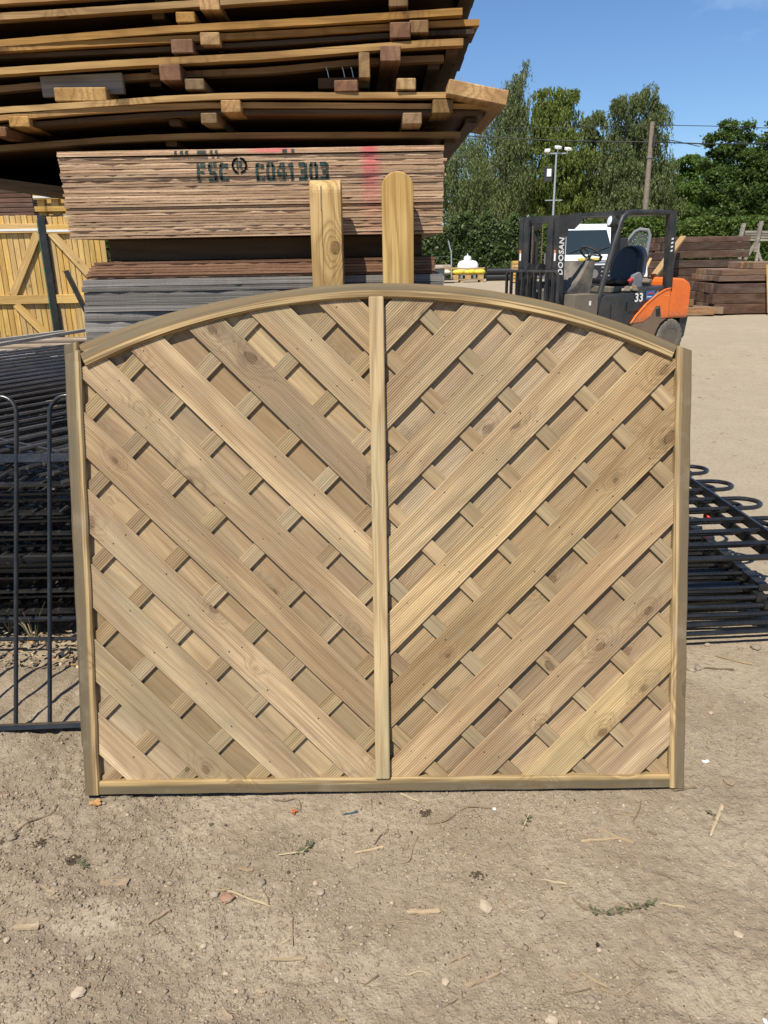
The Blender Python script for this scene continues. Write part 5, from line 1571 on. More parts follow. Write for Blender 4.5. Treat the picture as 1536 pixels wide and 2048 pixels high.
# green mesh fence in front of the hedge, far left
mf = thing('mesh_fence', 'dark green mesh fence posts before the hedge, right of the stack', 'fence', (at(880, 560, 43).x, 43, 0))
gmat = plain('green_paint', (.025, .075, .06), .5, .4)
for xx, h in ((-1.2, 1.5), (.62, 2.0), (-.3, 1.5)):
    mb = MB(); mb.tube([(xx, 0, 0), (xx - .03, 0, h * .7), (xx - .2, 0, h)], .035, 8); mb.build('post', gmat if xx < .5 else M['galv'], mf, smooth=True)
for z in (.3, .75, 1.2):
    mb = MB(); mb.tube([(-1.4, 0, z), (.62, 0, z)], .012, 5); mb.build('wire', gmat, mf)
cub = at(884, 566, 39)
mb = MB(); mb.box((0, 0, .35), (.8, .6, .7), ch=.03); mb.box((.05, -.05, .78), (1.3, .9, .16), ch=.02, mi=1)
tag(mb.build('block_pile', [M['greyplastic'], M['strip']], None, Vector((cub.x - .3, 39, 0))), 'grey blocks with a board on top beside the far pallet', 'block pile')

# ================================================================== POLES AND WIRES
pt_ = at(1113, 305, 38)
cc = thing('camera_pole', 'galvanised pole with security cameras on a crossbar before the trees', 'camera pole', (pt_.x, 38, 0))
mb = MB(); mb.tube([(0, 0, 0), (-.01, 0, 3.2), (0, 0, 5.62)], [.06, .05, .04], 10); mb.build('pole', M['galv'], cc, smooth=True)
mb = MB(); mb.box((.02, 0, 5.58), (.86, .05, .05)); mb.build('crossbar', M['galv'], cc)
mb = MB(); mb.box((-.02, 0, 3.62), (.78, .04, .04)); mb.build('lower_crossbar', M['galv'], cc)
for (x, z, a) in ((-.42, 5.70, -.3), (.05, 5.82, .2), (.5, 5.75, .3)):
    mb = MB(); R = Matrix.Rotation(a, 3, 'Z') @ Matrix.Rotation(.25, 3, 'X')
    mb.box((x, -.06, z), (.24, .26, .12), R, ch=.02); c_ = mb.build('camera_head', M['white'], cc)
    mb = MB(); mb.tube([(x, 0, 5.56), (x, 0, z)], .02, 6); mb.build('bracket', M['white'], c_)
mb = MB(); mb.box((-.32, .02, 4.72), (.36, .14, .62), ch=.01); mb.build('cabinet', M['fork_black'], cc)
mb = MB(); mb.box((-.30, -.06, 4.78), (.2, .02, .32), ch=.005); mb.build('cabinet_sign', M['white'], cc)
up_ = at(1305, 245, 44)
ut = thing('utility_pole', 'brown wooden utility pole carrying wires before the trees', 'utility pole', (up_.x, 44, 0))
mb = MB(); mb.tube([(.05, 0, 0), (.02, 0, 3.5), (0, 0, 7.62)], [.16, .15, .115], 12)
tm = wood('pole_timber', (.30, .24, .18), (.24, .185, .135), (.15, .11, .08), var=.05)
mb.build('pole', tm, ut, smooth=True)
mb = MB(); mb.box((.12, -.16, 6.7), (.16, .2, .55), ch=.02); mb.build('switch_box', M['fork_black'], ut)
mb = MB(); mb.lathe([(.16, 5.9), (.16, 6.0)], 12); mb.build('band', M['steel'], ut)
WR = [([(700, 250, 46), (895, 257, 46), (1100, 256, 45), (1305, 250, 44)], .016, 'upper thin wire running left from the utility pole'),
      ([(1305, 250, 44), (1420, 252, 40), (1560, 257, 36), (1700, 262, 33)], .016, 'upper thin wire running right from the utility pole'),
      ([(760, 262, 48), (917, 271, 47), (1124, 282, 45.5), (1303, 284, 44)], .03, 'thick cable running left from the utility pole'),
      ([(1303, 284, 44), (1420, 288, 40), (1560, 287, 36), (1700, 286, 33)], .03, 'thick cable running right from the utility pole'),
      ([(1318, 276, 43.5), (1360, 284, 42), (1400, 293, 41)], .02, 'short stay wire hanging right of the utility pole')]
for pts, r_, lb in WR:
    mb = MB(); mb.tube([at(*p) for p in pts], r_, 5)
    tag(mb.build('overhead_wire', M['wire'], None), lb, 'wire')

# ================================================================== TREES AND HEDGE
def leaf_material(name, c1, c2, c3, trans=.35):
    t = NT(name)
    g = t.n.new('ShaderNodeNewGeometry').outputs['Random Per Island']
    P = t.coord('Object')
    n = t.noise(P, .55, 3.)
    c = t.mix(t.step(g, .1, .9), c1, c2)
    c = t.mix(t.math('MULTIPLY', t.step(n, .42, .66), .65), c, c3)
    t.n.remove(t.bsdf)
    d = t.n.new('ShaderNodeBsdfDiffuse'); tr = t.n.new('ShaderNodeBsdfTranslucent'); gl = t.n.new('ShaderNodeBsdfGlossy')
    gl.inputs['Roughness'].default_value = .45
    gl.inputs['Color'].default_value = (.6, .65, .55, 1)
    t.put(d.inputs['Color'], c)
    t.put(tr.inputs['Color'], t.mix(1., c, (1.25, 1.35, .7), 'MULTIPLY'))
    m1 = t.n.new('ShaderNodeMixShader'); m1.inputs[0].default_value = trans
    t.l.new(d.outputs[0], m1.inputs[1]); t.l.new(tr.outputs[0], m1.inputs[2])
    m2 = t.n.new('ShaderNodeMixShader'); m2.inputs[0].default_value = .02
    t.l.new(m1.outputs[0], m2.inputs[1]); t.l.new(gl.outputs[0], m2.inputs[2])
    t.l.new(m2.outputs[0], t.out.inputs[0])
    return t.mat
M['leaf_willow'] = leaf_material('leaf_willow', (0.129, 0.151, 0.054), (0.185, 0.213, 0.087), (0.157, 0.185, 0.084))
M['leaf_bright'] = leaf_material('leaf_bright', (0.134, 0.174, 0.040), (0.207, 0.241, 0.065), (0.168, 0.202, 0.050))
M['leaf_grey'] = leaf_material('leaf_grey', (0.118, 0.146, 0.056), (0.185, 0.213, 0.095), (0.140, 0.168, 0.067))
M['leaf_dark'] = leaf_material('leaf_dark', (0.062, 0.101, 0.025), (0.112, 0.162, 0.045), (0.078, 0.123, 0.030))
M['leaf_lime'] = leaf_material('leaf_lime', (0.084, 0.151, 0.028), (0.140, 0.224, 0.045), (0.112, 0.179, 0.034))
M['leaf_hedge'] = leaf_material('leaf_hedge', (0.067, 0.095, 0.034), (0.157, 0.196, 0.084), (0.090, 0.123, 0.039))
M['leaf_beech'] = leaf_material('leaf_beech', (0.067, 0.112, 0.025), (0.146, 0.202, 0.050), (0.095, 0.134, 0.031))
M['bark'] = plain('bark', (.085, .068, .05), .95, .1, 0., .4, 6., .5, .01)
M['bark_birch'] = plain('bark_birch', (.34, .32, .29), .9, .1, 0., .5, 8., .4, .01)

def leaves_mesh(name, C, A, U, L, Wd, mat):
    """C centres, A long axes, U cross axes (unit), L lengths, Wd widths -> rhombic leaves"""
    n = len(C)
    Nn = np.cross(A, U)
    v = np.empty((n, 4, 3), np.float32)
    v[:, 0] = C - A * (L / 2)[:, None]
    v[:, 1] = C + U * (Wd / 2)[:, None] + Nn * (Wd * .18)[:, None] - A * (L * .05)[:, None]
    v[:, 2] = C + A * (L / 2)[:, None]
    v[:, 3] = C - U * (Wd / 2)[:, None] + Nn * (Wd * .18)[:, None] - A * (L * .05)[:, None]
    me = bpy.data.meshes.new(name)
    me.vertices.add(n * 4); me.vertices.foreach_set('co', v.ravel())
    me.loops.add(n * 4); me.loops.foreach_set('vertex_index', np.arange(n * 4, dtype=np.int32))
    me.polygons.add(n); me.polygons.foreach_set('loop_start', np.arange(0, n * 4, 4, dtype=np.int32))
    me.materials.append(mat); me.update(calc_edges=True)
    return me
def unit(a): return a / np.maximum(np.linalg.norm(a, axis=1, keepdims=True), 1e-9)
def tree(name, label, Y, clumps, mat, trunk_px, n_leaf, leaf=.13, weep=0., bark='bark', seed=1, depth=1.0, group='trees beyond the yard', slim=.5, top_px=None):
    """clumps: (px, py, rx_px, ry_px) measured at distance Y"""
    g = np.random.default_rng(seed)
    mpp = (at(trunk_px + 1, 500, Y) - at(trunk_px, 500, Y)).length
    base = at(trunk_px, 520, Y); base.z = 0
    root = thing(name, label, 'tree', base, group)
    cl = []
    for (px, py, rx, ry) in clumps:
        c = at(px, py, Y); cl.append((np.array([c.x - base.x, g.uniform(-.35, .35) * rx * mpp, c.z]), rx * mpp, ry * mpp))
    vol = np.array([a * b for _, a, b in cl]); vol = vol / vol.sum()
    Cs, As, Us = [], [], []
    for (c, rx, ry), f in zip(cl, vol):
        n_sub = max(5, int(14 * rx * ry)); per = int(n_leaf * f / n_sub) + 1
        for q in range(n_sub):          # twig clusters near the clump's skin
            d = g.normal(size=3); d /= np.linalg.norm(d)
            rad = g.uniform(.45, 1.0) ** .6
            p = c + d * np.array([rx, rx * depth, ry]) * rad
            sr = g.uniform(.16, .34) * (rx * ry) ** .5
            if weep > 0:
                ns = max(1, int(per / 16))
                for s in range(ns):
                    st = p + g.normal(size=3) * np.array([sr, sr, sr * .4])
                    ln = g.uniform(.5, 1.5) * weep
                    m = 16
                    tt = np.linspace(0, 1, m) + g.uniform(-.02, .02, m)
                    sway = g.normal(size=2) * .12
                    pts = np.stack([st[0] + sway[0] * tt * ln + g.normal(size=m) * .05, st[1] + sway[1] * tt * ln + g.normal(size=m) * .05, st[2] - tt * ln], 1)
                    Cs.append(pts)
                    As.append(unit(np.stack([g.normal(size=m) * .45, g.normal(size=m) * .45, -np.ones(m)], 1)))
                    Us.append(g.normal(size=(m, 3)))
            else:
                pts = p + g.normal(size=(per, 3)) * np.array([sr, sr, sr * .62]) * .8
                Cs.append(pts); As.append(unit(g.normal(size=(per, 3)) * np.array([1, 1, .7]) + np.array([0, 0, -.25]))); Us.append(g.normal(size=(per, 3)))
    C, A, U = np.concatenate(Cs), np.concatenate(As), np.concatenate(Us)
    k = C[:, 2] > .4
    C, A, U = C[k], A[k], U[k]
    U = unit(U - A * (U * A).sum(1, keepdims=True))
    L = leaf * g.uniform(.7, 1.35, len(C)); Wd = L * slim * g.uniform(.8, 1.2, len(C))
    o = bpy.data.objects.new('crown', leaves_mesh('crown', C, A, U, L, Wd, M[mat])); COL.objects.link(o); o.parent = root
    # trunk and limbs
    tops = sorted(cl, key=lambda t: -t[0][2])
    mb = MB(); hi = Vector(tops[0][0]); r0 = max(.12, hi.z * .022)
    mid = Vector((hi.x * .35, 0, hi.z * .5))
    mb.tube([(0, 0, 0), (hi.x * .1, 0, hi.z * .25), mid, Vector((hi.x * .8, 0, hi.z * .8)), hi], [r0 * 1.2, r0, r0 * .7, r0 * .35, r0 * .08], 8)
    mb.build('trunk', M[bark], root, smooth=True)
    for (c, rx, ry) in cl[1:]:
        c = Vector(c); s0 = Vector((hi.x * .25, 0, min(c.z * .55, hi.z * .6)))
        mb = MB(); mb.tube([s0, s0.lerp(c, .5) + Vector((0, 0, .25)), c], [r0 * .38, r0 * .22, r0 * .05], 6); mb.build('limb', M[bark], root, smooth=True)
    return root
TY = 56
tree('weeping_birch', 'tall drooping birch nearest the stack, its crooked top reaching highest', TY,
     [(1050, 136, 6, 18), (1040, 158, 13, 16), (1024, 178, 22, 16), (1040, 195, 16, 26), (1008, 205, 26, 18), (1030, 228, 26, 22), (990, 240, 34, 22), (1015, 268, 38, 26), (970, 295, 62, 32), (930, 340, 65, 40), (1010, 345, 52, 40), (900, 395, 60, 45), (975, 400, 70, 45), (1040, 300, 18, 50), (860, 330, 50, 60)],
     'leaf_willow', 985, 62000, .185, weep=1.25, bark='bark_birch', seed=3, slim=.34)
tree('bright_tree', 'yellow-green leafy tree with a broad top, second from the left', TY + 2,
     [(1110, 196, 30, 20), (1076, 200, 14, 22), (1146, 194, 16, 16), (1128, 215, 26, 20), (1090, 222, 26, 20), (1105, 245, 45, 30), (1095, 290, 48, 32), (1140, 300, 40, 34), (1110, 345, 52, 34), (1085, 395, 50, 36), (1140, 400, 48, 36)],
     'leaf_bright', 1110, 52000, .175, weep=.55, seed=5, slim=.42)
tree('grey_green_tree', 'lower grey-green tree filling the gap in the middle of the row', TY + 4,
     [(1190, 245, 28, 22), (1175, 285, 34, 28), (1205, 300, 34, 30), (1180, 345, 42, 36), (1210, 390, 48, 40), (1165, 400, 38, 36)],
     'leaf_grey', 1190, 32000, .185, weep=.5, seed=7, slim=.4)
tree('weeping_willow', 'silvery drooping willow beside the utility pole', TY + 1,
     [(1295, 195, 30, 24), (1260, 205, 26, 22), (1235, 200, 14, 14), (1318, 225, 14, 26), (1275, 240, 46, 28), (1250, 280, 34, 30), (1300, 285, 36, 34), (1275, 335, 52, 36), (1235, 345, 34, 40), (1290, 390, 56, 40), (1240, 405, 50, 38), (1325, 345, 22, 44)],
     'leaf_grey', 1278, 58000, .185, weep=.75, seed=9, slim=.36)
tree('lime_bush_tree', 'small light green tree between the willow and the dark tree', TY + 6,
     [(1372, 330, 26, 18), (1345, 345, 26, 20), (1390, 352, 26, 26), (1365, 375, 40, 28), (1350, 410, 44, 32), (1395, 410, 36, 34)],
     'leaf_lime', 1366, 27000, .19, seed=11, slim=.5)
tree('dark_broadleaf_tree', 'dense dark green broadleaf tree at the right border', TY - 4,
     [(1470, 262, 26, 22), (1448, 285, 30, 24), (1505, 285, 34, 26), (1535, 270, 24, 22), (1430, 320, 30, 30), (1480, 330, 46, 34), (1530, 335, 44, 38), (1435, 375, 38, 36), (1490, 390, 50, 40), (1545, 400, 50, 44), (1440, 418, 44, 30), (1590, 340, 50, 60)],
     'leaf_dark', 1490, 56000, .20, seed=13, slim=.6)
tree('back_tree', 'shaded tree low behind the forklift mast, under the yellow-green one', TY + 9,
     [(1060, 380, 40, 40), (1120, 390, 50, 40), (1200, 400, 60, 40), (1010, 400, 50, 40), (1300, 410, 60, 40), (1400, 420, 60, 35)], 'leaf_dark', 1150, 22000, .28, seed=15, slim=.6)

def hedge(label, p0, p1, Y0, Y1, h, th, n, mat, leaf, seed, wob=.25):
    g = np.random.default_rng(seed)
    root = thing('hedge', label, 'hedge', (p0, Y0, 0), 'hedges along the back of the yard')
    L = p1 - p0
    mb = MB(); m = 40
    hs = [h * (.86 + wob * float(vnoise(np.array([i * .37 + seed]), np.array([seed * 1.]), 3)[0])) for i in range(m + 1)]
    for i in range(m + 1):
        x = L * i / m; y = (Y1 - Y0) * i / m
        for (dy, z) in ((-th * .34, 0), (-th * .38, hs[i] * .6), (-th * .22, hs[i] * .93), (th * .3, hs[i] * .93), (th * .4, 0)):
            mb.v.append((x, y + dy, z))
    for i in range(m):
        for j in range(4): mb.f.append((i * 5 + j, i * 5 + j + 1, (i + 1) * 5 + j + 1, (i + 1) * 5 + j))
    mb.f += [(0, 1, 2, 3, 4), tuple(m * 5 + j for j in (4, 3, 2, 1, 0))]; mb.m = [0] * len(mb.f)
    core = plain('hedge_core', (.018, .024, .011), .95, .05)
    mb.build('dark_core', core, root)  # solid near-black core filling the hedge behind its leaves
    x = g.uniform(0, L, n); u = x / L * m; i0 = np.clip(u.astype(int), 0, m - 1)
    H = np.array(hs)[i0] * (1 - (u - i0)) + np.array(hs)[i0 + 1] * (u - i0)
    H = H * (1 + .12 * vnoise(x * 1.3, x * 0 + seed, 8) + .10 * vnoise(x * 4.3, x * 0 + seed, 9))
    top = g.random(n) < .30
    z = np.where(top, H * g.uniform(.9, 1.04, n), H * g.uniform(0.0, 1.0, n) ** .8)
    bul = .22 * vnoise(x * 1.1, z * 1.4, 12) + .16 * vnoise(x * 3., z * 3., 13)
    y = np.where(top, g.uniform(-th * .45, th * .4, n), -th * .43 + g.normal(size=n) * .10) - bul
    C = np.stack([x, y + (Y1 - Y0) * x / L, np.maximum(z, .05)], 1)
    A = unit(g.normal(size=(n, 3)) + np.array([0, -.3, -.2])); U = g.normal(size=(n, 3)); U = unit(U - A * (U * A).sum(1, keepdims=True))
    Ls = leaf * g.uniform(.7, 1.4, n)
    o = bpy.data.objects.new('foliage', leaves_mesh('foliage', C, A, U, Ls, Ls * .6, M[mat])); COL.objects.link(o); o.parent = root
    return root
hedge('shaggy dark hedge behind the gas tank and pallet', at(800, 560, 45).x, at(1075, 560, 45).x, 45, 45.5, 3.55, 2.4, 30000, 'leaf_hedge', .17, 21, .34)
hedge('far shaggy hedge running on behind the timber stacks at the left', -26., at(800, 560, 45).x - .1, 46, 45, 3.4, 2.4, 22000, 'leaf_hedge', .24, 27, .3)
hedge('trimmed green hedge behind the lorry and sleeper stacks', at(1060, 560, 43).x, at(1700, 560, 43).x, 43.5, 40, 3.1, 2.0, 52000, 'leaf_beech', .15, 23, .12)

# ================================================================== THINGS LYING ON THE DIRT
def gp(px, py):
    p = atz(px, py, 0.0)
    for _ in range(3): p = atz(px, py, gz(p.x, p.y))
    return p
def scale_at(p): return (p - Vector((0, 0, CAM_H))).dot(FW) / FOC
def stone(label, px, py, wpx, hpx, ang, mat, seed, flat=.55, sub=2, sink=.25):
    p = gp(px, py); s = scale_at(p)
    bm = bmesh.new(); bmesh.ops.create_icosphere(bm, subdivisions=sub + 1, radius=1)
    g = random.Random(seed)
    k = [Vector((g.uniform(-1, 1), g.uniform(-1, 1), g.uniform(-1, 1))).normalized() for _ in range(7)]
    vs = []
    for v in bm.verts:
        q = v.co.copy(); f = 1.
        for i, d in enumerate(k):
            t = q.dot(d)
            if t > .62: f = min(f, .62 / t * .5 + .5)
        nn = .10 * math.sin(q.x * 5 + seed) * math.sin(q.y * 6 + seed * 2) + .06 * math.sin(q.z * 9 + q.x * 7 + seed)
        vs.append(q * (f + nn))
    fs = [[w.index for w in f.verts] for f in bm.faces]; bm.free()
    a, b = wpx * s / 2, hpx * s / 2 * 1.25
    if mat is M['clod']:                       # crumbly heap of soil lumps
        mb = MB(); g2 = random.Random(seed)
        for i in range(34):
            an, rr = g2.uniform(0, 6.3), g2.random() ** .6
            cx, cy = math.cos(an) * rr * a, math.sin(an) * rr * b
            q = rock_verts(1, g2.randint(0, 999)); sz = g2.uniform(.12, .30) * min(a, b)
            mb.add([Vector((v[0] * sz + cx, v[1] * sz + cy, v[2] * sz * .8 + (1 - rr) * min(a, b) * .35)) for v in q[0]], [tuple(f) for f in q[1]])
        o = mb.build('soil_clod', mat, None, Matrix.Translation(p) @ Matrix.Rotation(ang, 4, 'Z'))
        return tag(o, label, 'clod')
    mb = MB(); mb.add([Vector((v.x * a, v.y * b, v.z * min(a, b) * flat)) for v in vs], fs)
    o = mb.build('stone', mat, None, Matrix.Translation(p + Vector((0, 0, min(a, b) * flat * (1 - sink * 1.6)))) @ Matrix.Rotation(ang, 4, 'Z'), smooth=True)
    return tag(o, label, 'stone')
stone('smooth pale oval pebble in the right middle of the dirt', 971, 1817, 27, 30, .5, M['stonepale'], 1)
stone('pale egg-shaped stone near the bottom left corner', 158, 1987, 31, 22, .5, M['stonepale'], 2)
stone('small round stone at the left border below the panel', 24, 1676, 22, 17, .3, M['stonegrey'], 3)
stone('orange-brown brick fragment beside a dry stalk, left of centre', 455, 1800, 32, 22, .2, M['brick'], 4)
stone('small angular stone just left of the brick fragment', 429, 1790, 18, 18, .8, M['stone'], 5)
stone('grey stone with straw around it at the left of the front dirt', 522, 1767, 20, 20, 0, M['stonegrey'], 6)
stone('pale flat stone right of the white one in the pebble cluster', 640, 1786, 18, 15, 0, M['stone'], 7)
stone('white pebble at the top of the pebble cluster', 631, 1768, 11, 11, 0, M['stonepale'], 8)
stone('left one of two pebbles touching near the bottom middle', 674, 1961, 10, 14, .4, M['stonepale'], 9)
stone('right one of two pebbles touching near the bottom middle', 683, 1954, 12, 15, .4, M['stonegrey'], 10)
stone('pale chunky stone near the bottom, right of the middle', 891, 1965, 17, 16, .2, M['stonepale'], 11)
stone('grey-blue stone in the right middle of the dirt', 897, 1752, 16, 14, 0, M['stonegrey'], 12)
stone('small grey stone left of the green weed stem', 1081, 1830, 17, 14, .5, M['stonegrey'], 13)
stone('grey stone beside a twig right of the panel', 1396, 1338, 16, 14, .2, M['stonegrey'], 14)
stone('tan pebble right of the panel, near the railing shadow', 1415, 1291, 14, 10, .2, M['stone'], 15)
stone('half-buried stone at the right border, level with the bottom bars', 1511, 1297, 22, 16, .2, M['stonegrey'], 16)
stone('grey pebble at the right border of the picture', 1533, 1392, 12, 11, .2, M['stonegrey'], 17)
stone('pale pebble lying on the open dirt right of the panel', 1421, 1427, 11, 9, .2, M['stonepale'], 18)
stone('pale stone pair at the right, low in the dirt', 1476, 1872, 20, 16, .2, M['stonepale'], 19)
stone('purple-grey stone near the bottom right tangle of straw', 1183, 2000, 18, 18, .2, M['stonegrey'], 20)
stone('pale stone cut by the bottom border, right of the middle', 1103, 2042, 30, 20, .2, M['stonepale'], 21)
stone('bright white chip at the bottom right corner', 1530, 2043, 9, 12, .2, M['white'], 22)
stone('white pebble beside a black scrap, right of the middle', 1198, 1901, 10, 10, .2, M['stonepale'], 23)
stone('small pale stone at the left border, below the wood sliver', 14, 1881, 12, 12, .2, M['stonepale'], 24)
stone('dark stone clod high on the dirt near the panel, right of centre', 852, 1627, 26, 20, .3, M['clod'], 25, .35)
stone('long dark clod of soil right of centre', 957, 1751, 40, 18, -.35, M['clod'], 26, .35)
stone('dark crumbly clod at the left of the dirt', 146, 1721, 36, 22, .2, M['clod'], 27, .5)
stone('smaller dark clod above the other one at the left', 82, 1690, 30, 26, .6, M['clod'], 28, .35)
stone('tiny dark clod between the weed sprig and the straw', 687, 1668, 12, 8, .2, M['clod'], 29)
stone('white speck at the end of a long root under the rail', 989, 1619, 8, 7, 0, M['white'], 30)
stone('angular pebble in the lower left quarter', 181, 1917, 15, 12, .9, M['stone'], 31)
stone('small pale pebble lower left of the middle', 451, 1948, 12, 12, .9, M['stonepale'], 32)
stone('round tan pebble in the lower left quarter', 446, 1875, 11, 10, .9, M['stone'], 33)
stone('white-grey pebble near the bottom, left of the middle', 473, 1983, 10, 10, .9, M['stonepale'], 34)

def sliver(label, p, q, wpx, mat, thick=.0035, name='wood_splinter', cat='splinter', taper=.5, bend=0.):
    a, b = gp(*p), gp(*q); s = scale_at((a + b) / 2); w = wpx * s
    d = b - a; x = d.normalized(); y = Vector((0, 0, 1)).cross(x).normalized(); z = x.cross(y); L = d.length
    mb = MB(); n = 9; g = random.Random(int(p[0] * 7 + p[1])); g0 = g.random()
    for i in range(n + 1):
        f = i / n
        ww = w * .40 * (1 - taper * (f if g0 > .5 else 1 - f) ** 1.6 * .9) * g.uniform(.78, 1.12)
        h = thick * g.uniform(.8, 1.2); zc = .001 + bend * math.sin(math.pi * f) + .001 * math.sin(f * 9)
        off = g.uniform(-.06, .06) * w
        for (yy, zz) in ((-ww + off, zc), (ww + off, zc), (ww * .85 + off, zc + h), (-ww * .85 + off, zc + h)):
            mb.v.append((-L / 2 + L * f + (g.uniform(-.06, .06) * L if i in (0, n) else 0), yy, zz))
    for i in range(n):
        for j in range(4): mb.f.append((i * 4 + j, i * 4 + (j + 1) % 4, (i + 1) * 4 + (j + 1) % 4, (i + 1) * 4 + j))
    mb.f += [(3, 2, 1, 0), tuple(n * 4 + j for j in range(4))]; mb.m = [0] * len(mb.f)
    o = mb.build(name, mat, None, frame((a + b) / 2 + Vector((0, 0, .001)), x, y, z))
    return tag(o, label, cat)
C_, D_, T_ = M['chip'], M['chipdark'], M['twig']
sliver('pale wood splinter below the panel, centre', (712, 1708), (765, 1696), 7, C_)
sliver('short board-like wood chip in the middle of the dirt', (815, 1826), (878, 1824), 13, C_, taper=.1)
sliver('long pale splinter pointing left, of the crossed pair at the right', (1165, 1684), (1240, 1679), 7, C_)
sliver('splinter crossing the long pale one at the right', (1196, 1660), (1269, 1689), 8, C_)
sliver('faint grey splinter above the crossed pair', (1228, 1627), (1270, 1635), 6, D_)
sliver('broad pale splinter lying steeply at the right', (1445, 1612), (1422, 1670), 12, C_)
sliver('wide wood shard at the left border', (22, 1858), (80, 1855), 18, C_, .005)
sliver('dark-edged wood sliver left of the middle', (296, 1849), (338, 1822), 9, D_)
sliver('flat pointed wood shard left of centre', (200, 1770), (256, 1766), 26, D_, .004)
sliver('thin sliver lying above the shard at the left', (80, 1772), (109, 1788), 7, C_)
sliver('curled bark strip at the right end of the left stalk', (477, 1738), (507, 1744), 10, C_)
sliver('long stalk running right from the brick fragment', (458, 1784), (540, 1815), 4, M['straw'])
sliver('short stalk end above the brick fragment', (425, 1785), (462, 1780), 5, C_)
sliver('pale bark flake near the bottom, left of the middle', (541, 1922), (609, 1919), 8, C_)
sliver('thick curled bark flake near the bottom middle', (640, 1932), (662, 1943), 11, D_)
sliver('upright-lying dark stick in the lower middle', (584, 1842), (585, 1893), 5, D_)
sliver('brownish flat chip near the bottom right of the middle', (935, 1974), (1000, 1948), 12, M['chipdark'])
sliver('thin stick left of the brownish flat chip', (902, 1927), (938, 1910), 4, D_)
sliver('small chip at the bottom border, middle', (668, 2043), (690, 2042), 7, C_)
sliver('small pale chip cut by the left of the bottom middle', (512, 1983), (531, 1987), 7, C_)
sliver('pale chip standing out near the bottom, left of the middle', (447, 2025), (466, 2040), 10, C_)
sliver('triangular pinkish chip right of the oval pebble', (1000, 1793), (1012, 1810), 9, D_)
sliver('long pale lath piece right of the panel', (1432, 1313), (1501, 1330), 8, C_)
sliver('dark twig below the lath piece right of the panel', (1408, 1337), (1466, 1340), 4, T_)
sliver('white square paper scrap right of the panel', (1404, 1524), (1417, 1523), 11, M['whiteprint'], .0006, 'paper_scrap', 'paper', 0)
sliver('flat purplish shard lying right of the panel foot', (1446, 1560), (1468, 1572), 15, D_, .004)
sliver('dark root piece at the right foot of the panel', (1348, 1583), (1391, 1576), 6, T_)
sliver('blue-grey plastic strip under the bottom rail, centre', (686, 1631), (716, 1624), 6, M['blueplastic'], .002, 'plastic_strip', 'plastic strip')
sliver('thin straw above the dark clod under the rail', (803, 1590), (838, 1605), 4, M['straw'])
sliver('thin pale straw near the bottom right tangle', (1160, 1948), (1216, 1978), 6, C_)
sliver('pinkish chip beside the bottom right tangle', (1139, 1952), (1153, 1960), 9, D_)
sliver('tiny pale chip right of the stray twig at the right', (1275, 1725), (1283, 1737), 6, C_)
sliver('small dark bark bit with legs-like ends at the right', (1295, 1664), (1312, 1671), 7, T_)
sliver('dark stick along the lower right dirt', (1336, 1945), (1354, 1945), 4, T_)
sliver('pale stalk right of the green weed stem', (1318, 1808), (1369, 1817), 3.5, M['straw'])
sliver('thin stalk left of the green weed stem', (1082, 1761), (1132, 1770), 4, M['straw'])
sliver('tan flake at the left border beside the panel foot', (0, 1595), (18, 1592), 12, C_)
def strand(label, pts, wpx, mat, name='root', cat='root', lift=.004):
    P = []
    for i, q in enumerate(pts):
        p = gp(*q); p.z += .0012 + (lift * (i % 2)); P.append(p)
    s = scale_at(P[0]); mb = MB()
    # smooth
    Q = []
    for i in range(len(P) - 1):
        for k in range(4):
            f = k / 4; a, b, c, d = P[max(i - 1, 0)], P[i], P[i + 1], P[min(i + 2, len(P) - 1)]
            Q.append(.5 * ((2 * b) + (c - a) * f + (2 * a - 5 * b + 4 * c - d) * f * f + (3 * b - a - 3 * c + d) * f ** 3))
    Q.append(P[-1])
    mb.tube(Q, [wpx * s * .5 * (1 - .5 * i / len(Q)) for i in range(len(Q))], 5)
    return tag(mb.build(name, mat, None, smooth=True), label, cat)
strand('long dark root curving below the rail, right of centre', [(850, 1649), (890, 1645), (920, 1622), (940, 1616), (985, 1618)], 3, T_)
strand('thin root with a red leaf at its end, left of centre', [(544, 1599), (570, 1604), (592, 1598), (601, 1612), (600, 1624)], 3, T_)
strand('bent root in the middle of the dirt', [(795, 1727), (818, 1724), (826, 1695), (836, 1674)], 3, D_)
strand('angled twig below the rail, centre', [(748, 1690), (762, 1672), (776, 1664), (774, 1652)], 3, T_)
strand('thin twig hanging near the white stone heap at the right', [(1266, 1643), (1278, 1622), (1282, 1600)], 3, T_)
strand('dark twig in the lower right with a fork', [(1258, 1915), (1274, 1932), (1290, 1938), (1312, 1946)], 3.2, T_)
strand('long dark stalk of the bottom right tangle', [(1124, 1990), (1160, 1985), (1200, 1972), (1232, 1955)], 3.4, T_)
strand('looped straw of the bottom right tangle', [(1170, 1970), (1210, 1985), (1246, 1990), (1270, 1975), (1262, 1965)], 3.4, D_)
strand('second looped straw beside the bottom right tangle', [(1246, 1990), (1280, 1970), (1300, 1952)], 2.6, D_)
strand('short dark curl at the bottom right, under the tangle', [(1100, 2005), (1120, 2015), (1130, 2030)], 3, T_)
strand('twig with a bark knot at the right', [(1302, 1746), (1330, 1754), (1360, 1768)], 3, T_)
strand('long dark crack-like root at the upper left', [(28, 1668), (60, 1645), (100, 1630), (113, 1612)], 3.4, T_)
strand('hair-thin root left of the brick fragment', [(432, 1737), (470, 1760), (505, 1785)], 2.4, T_)
strand('dry stem hanging below the grey stone left of centre', [(525, 1778), (536, 1800), (537, 1815)], 3, T_)
strand('thin curved stem near the bottom middle', [(882, 2017), (905, 2008), (916, 1998)], 2.6, T_)
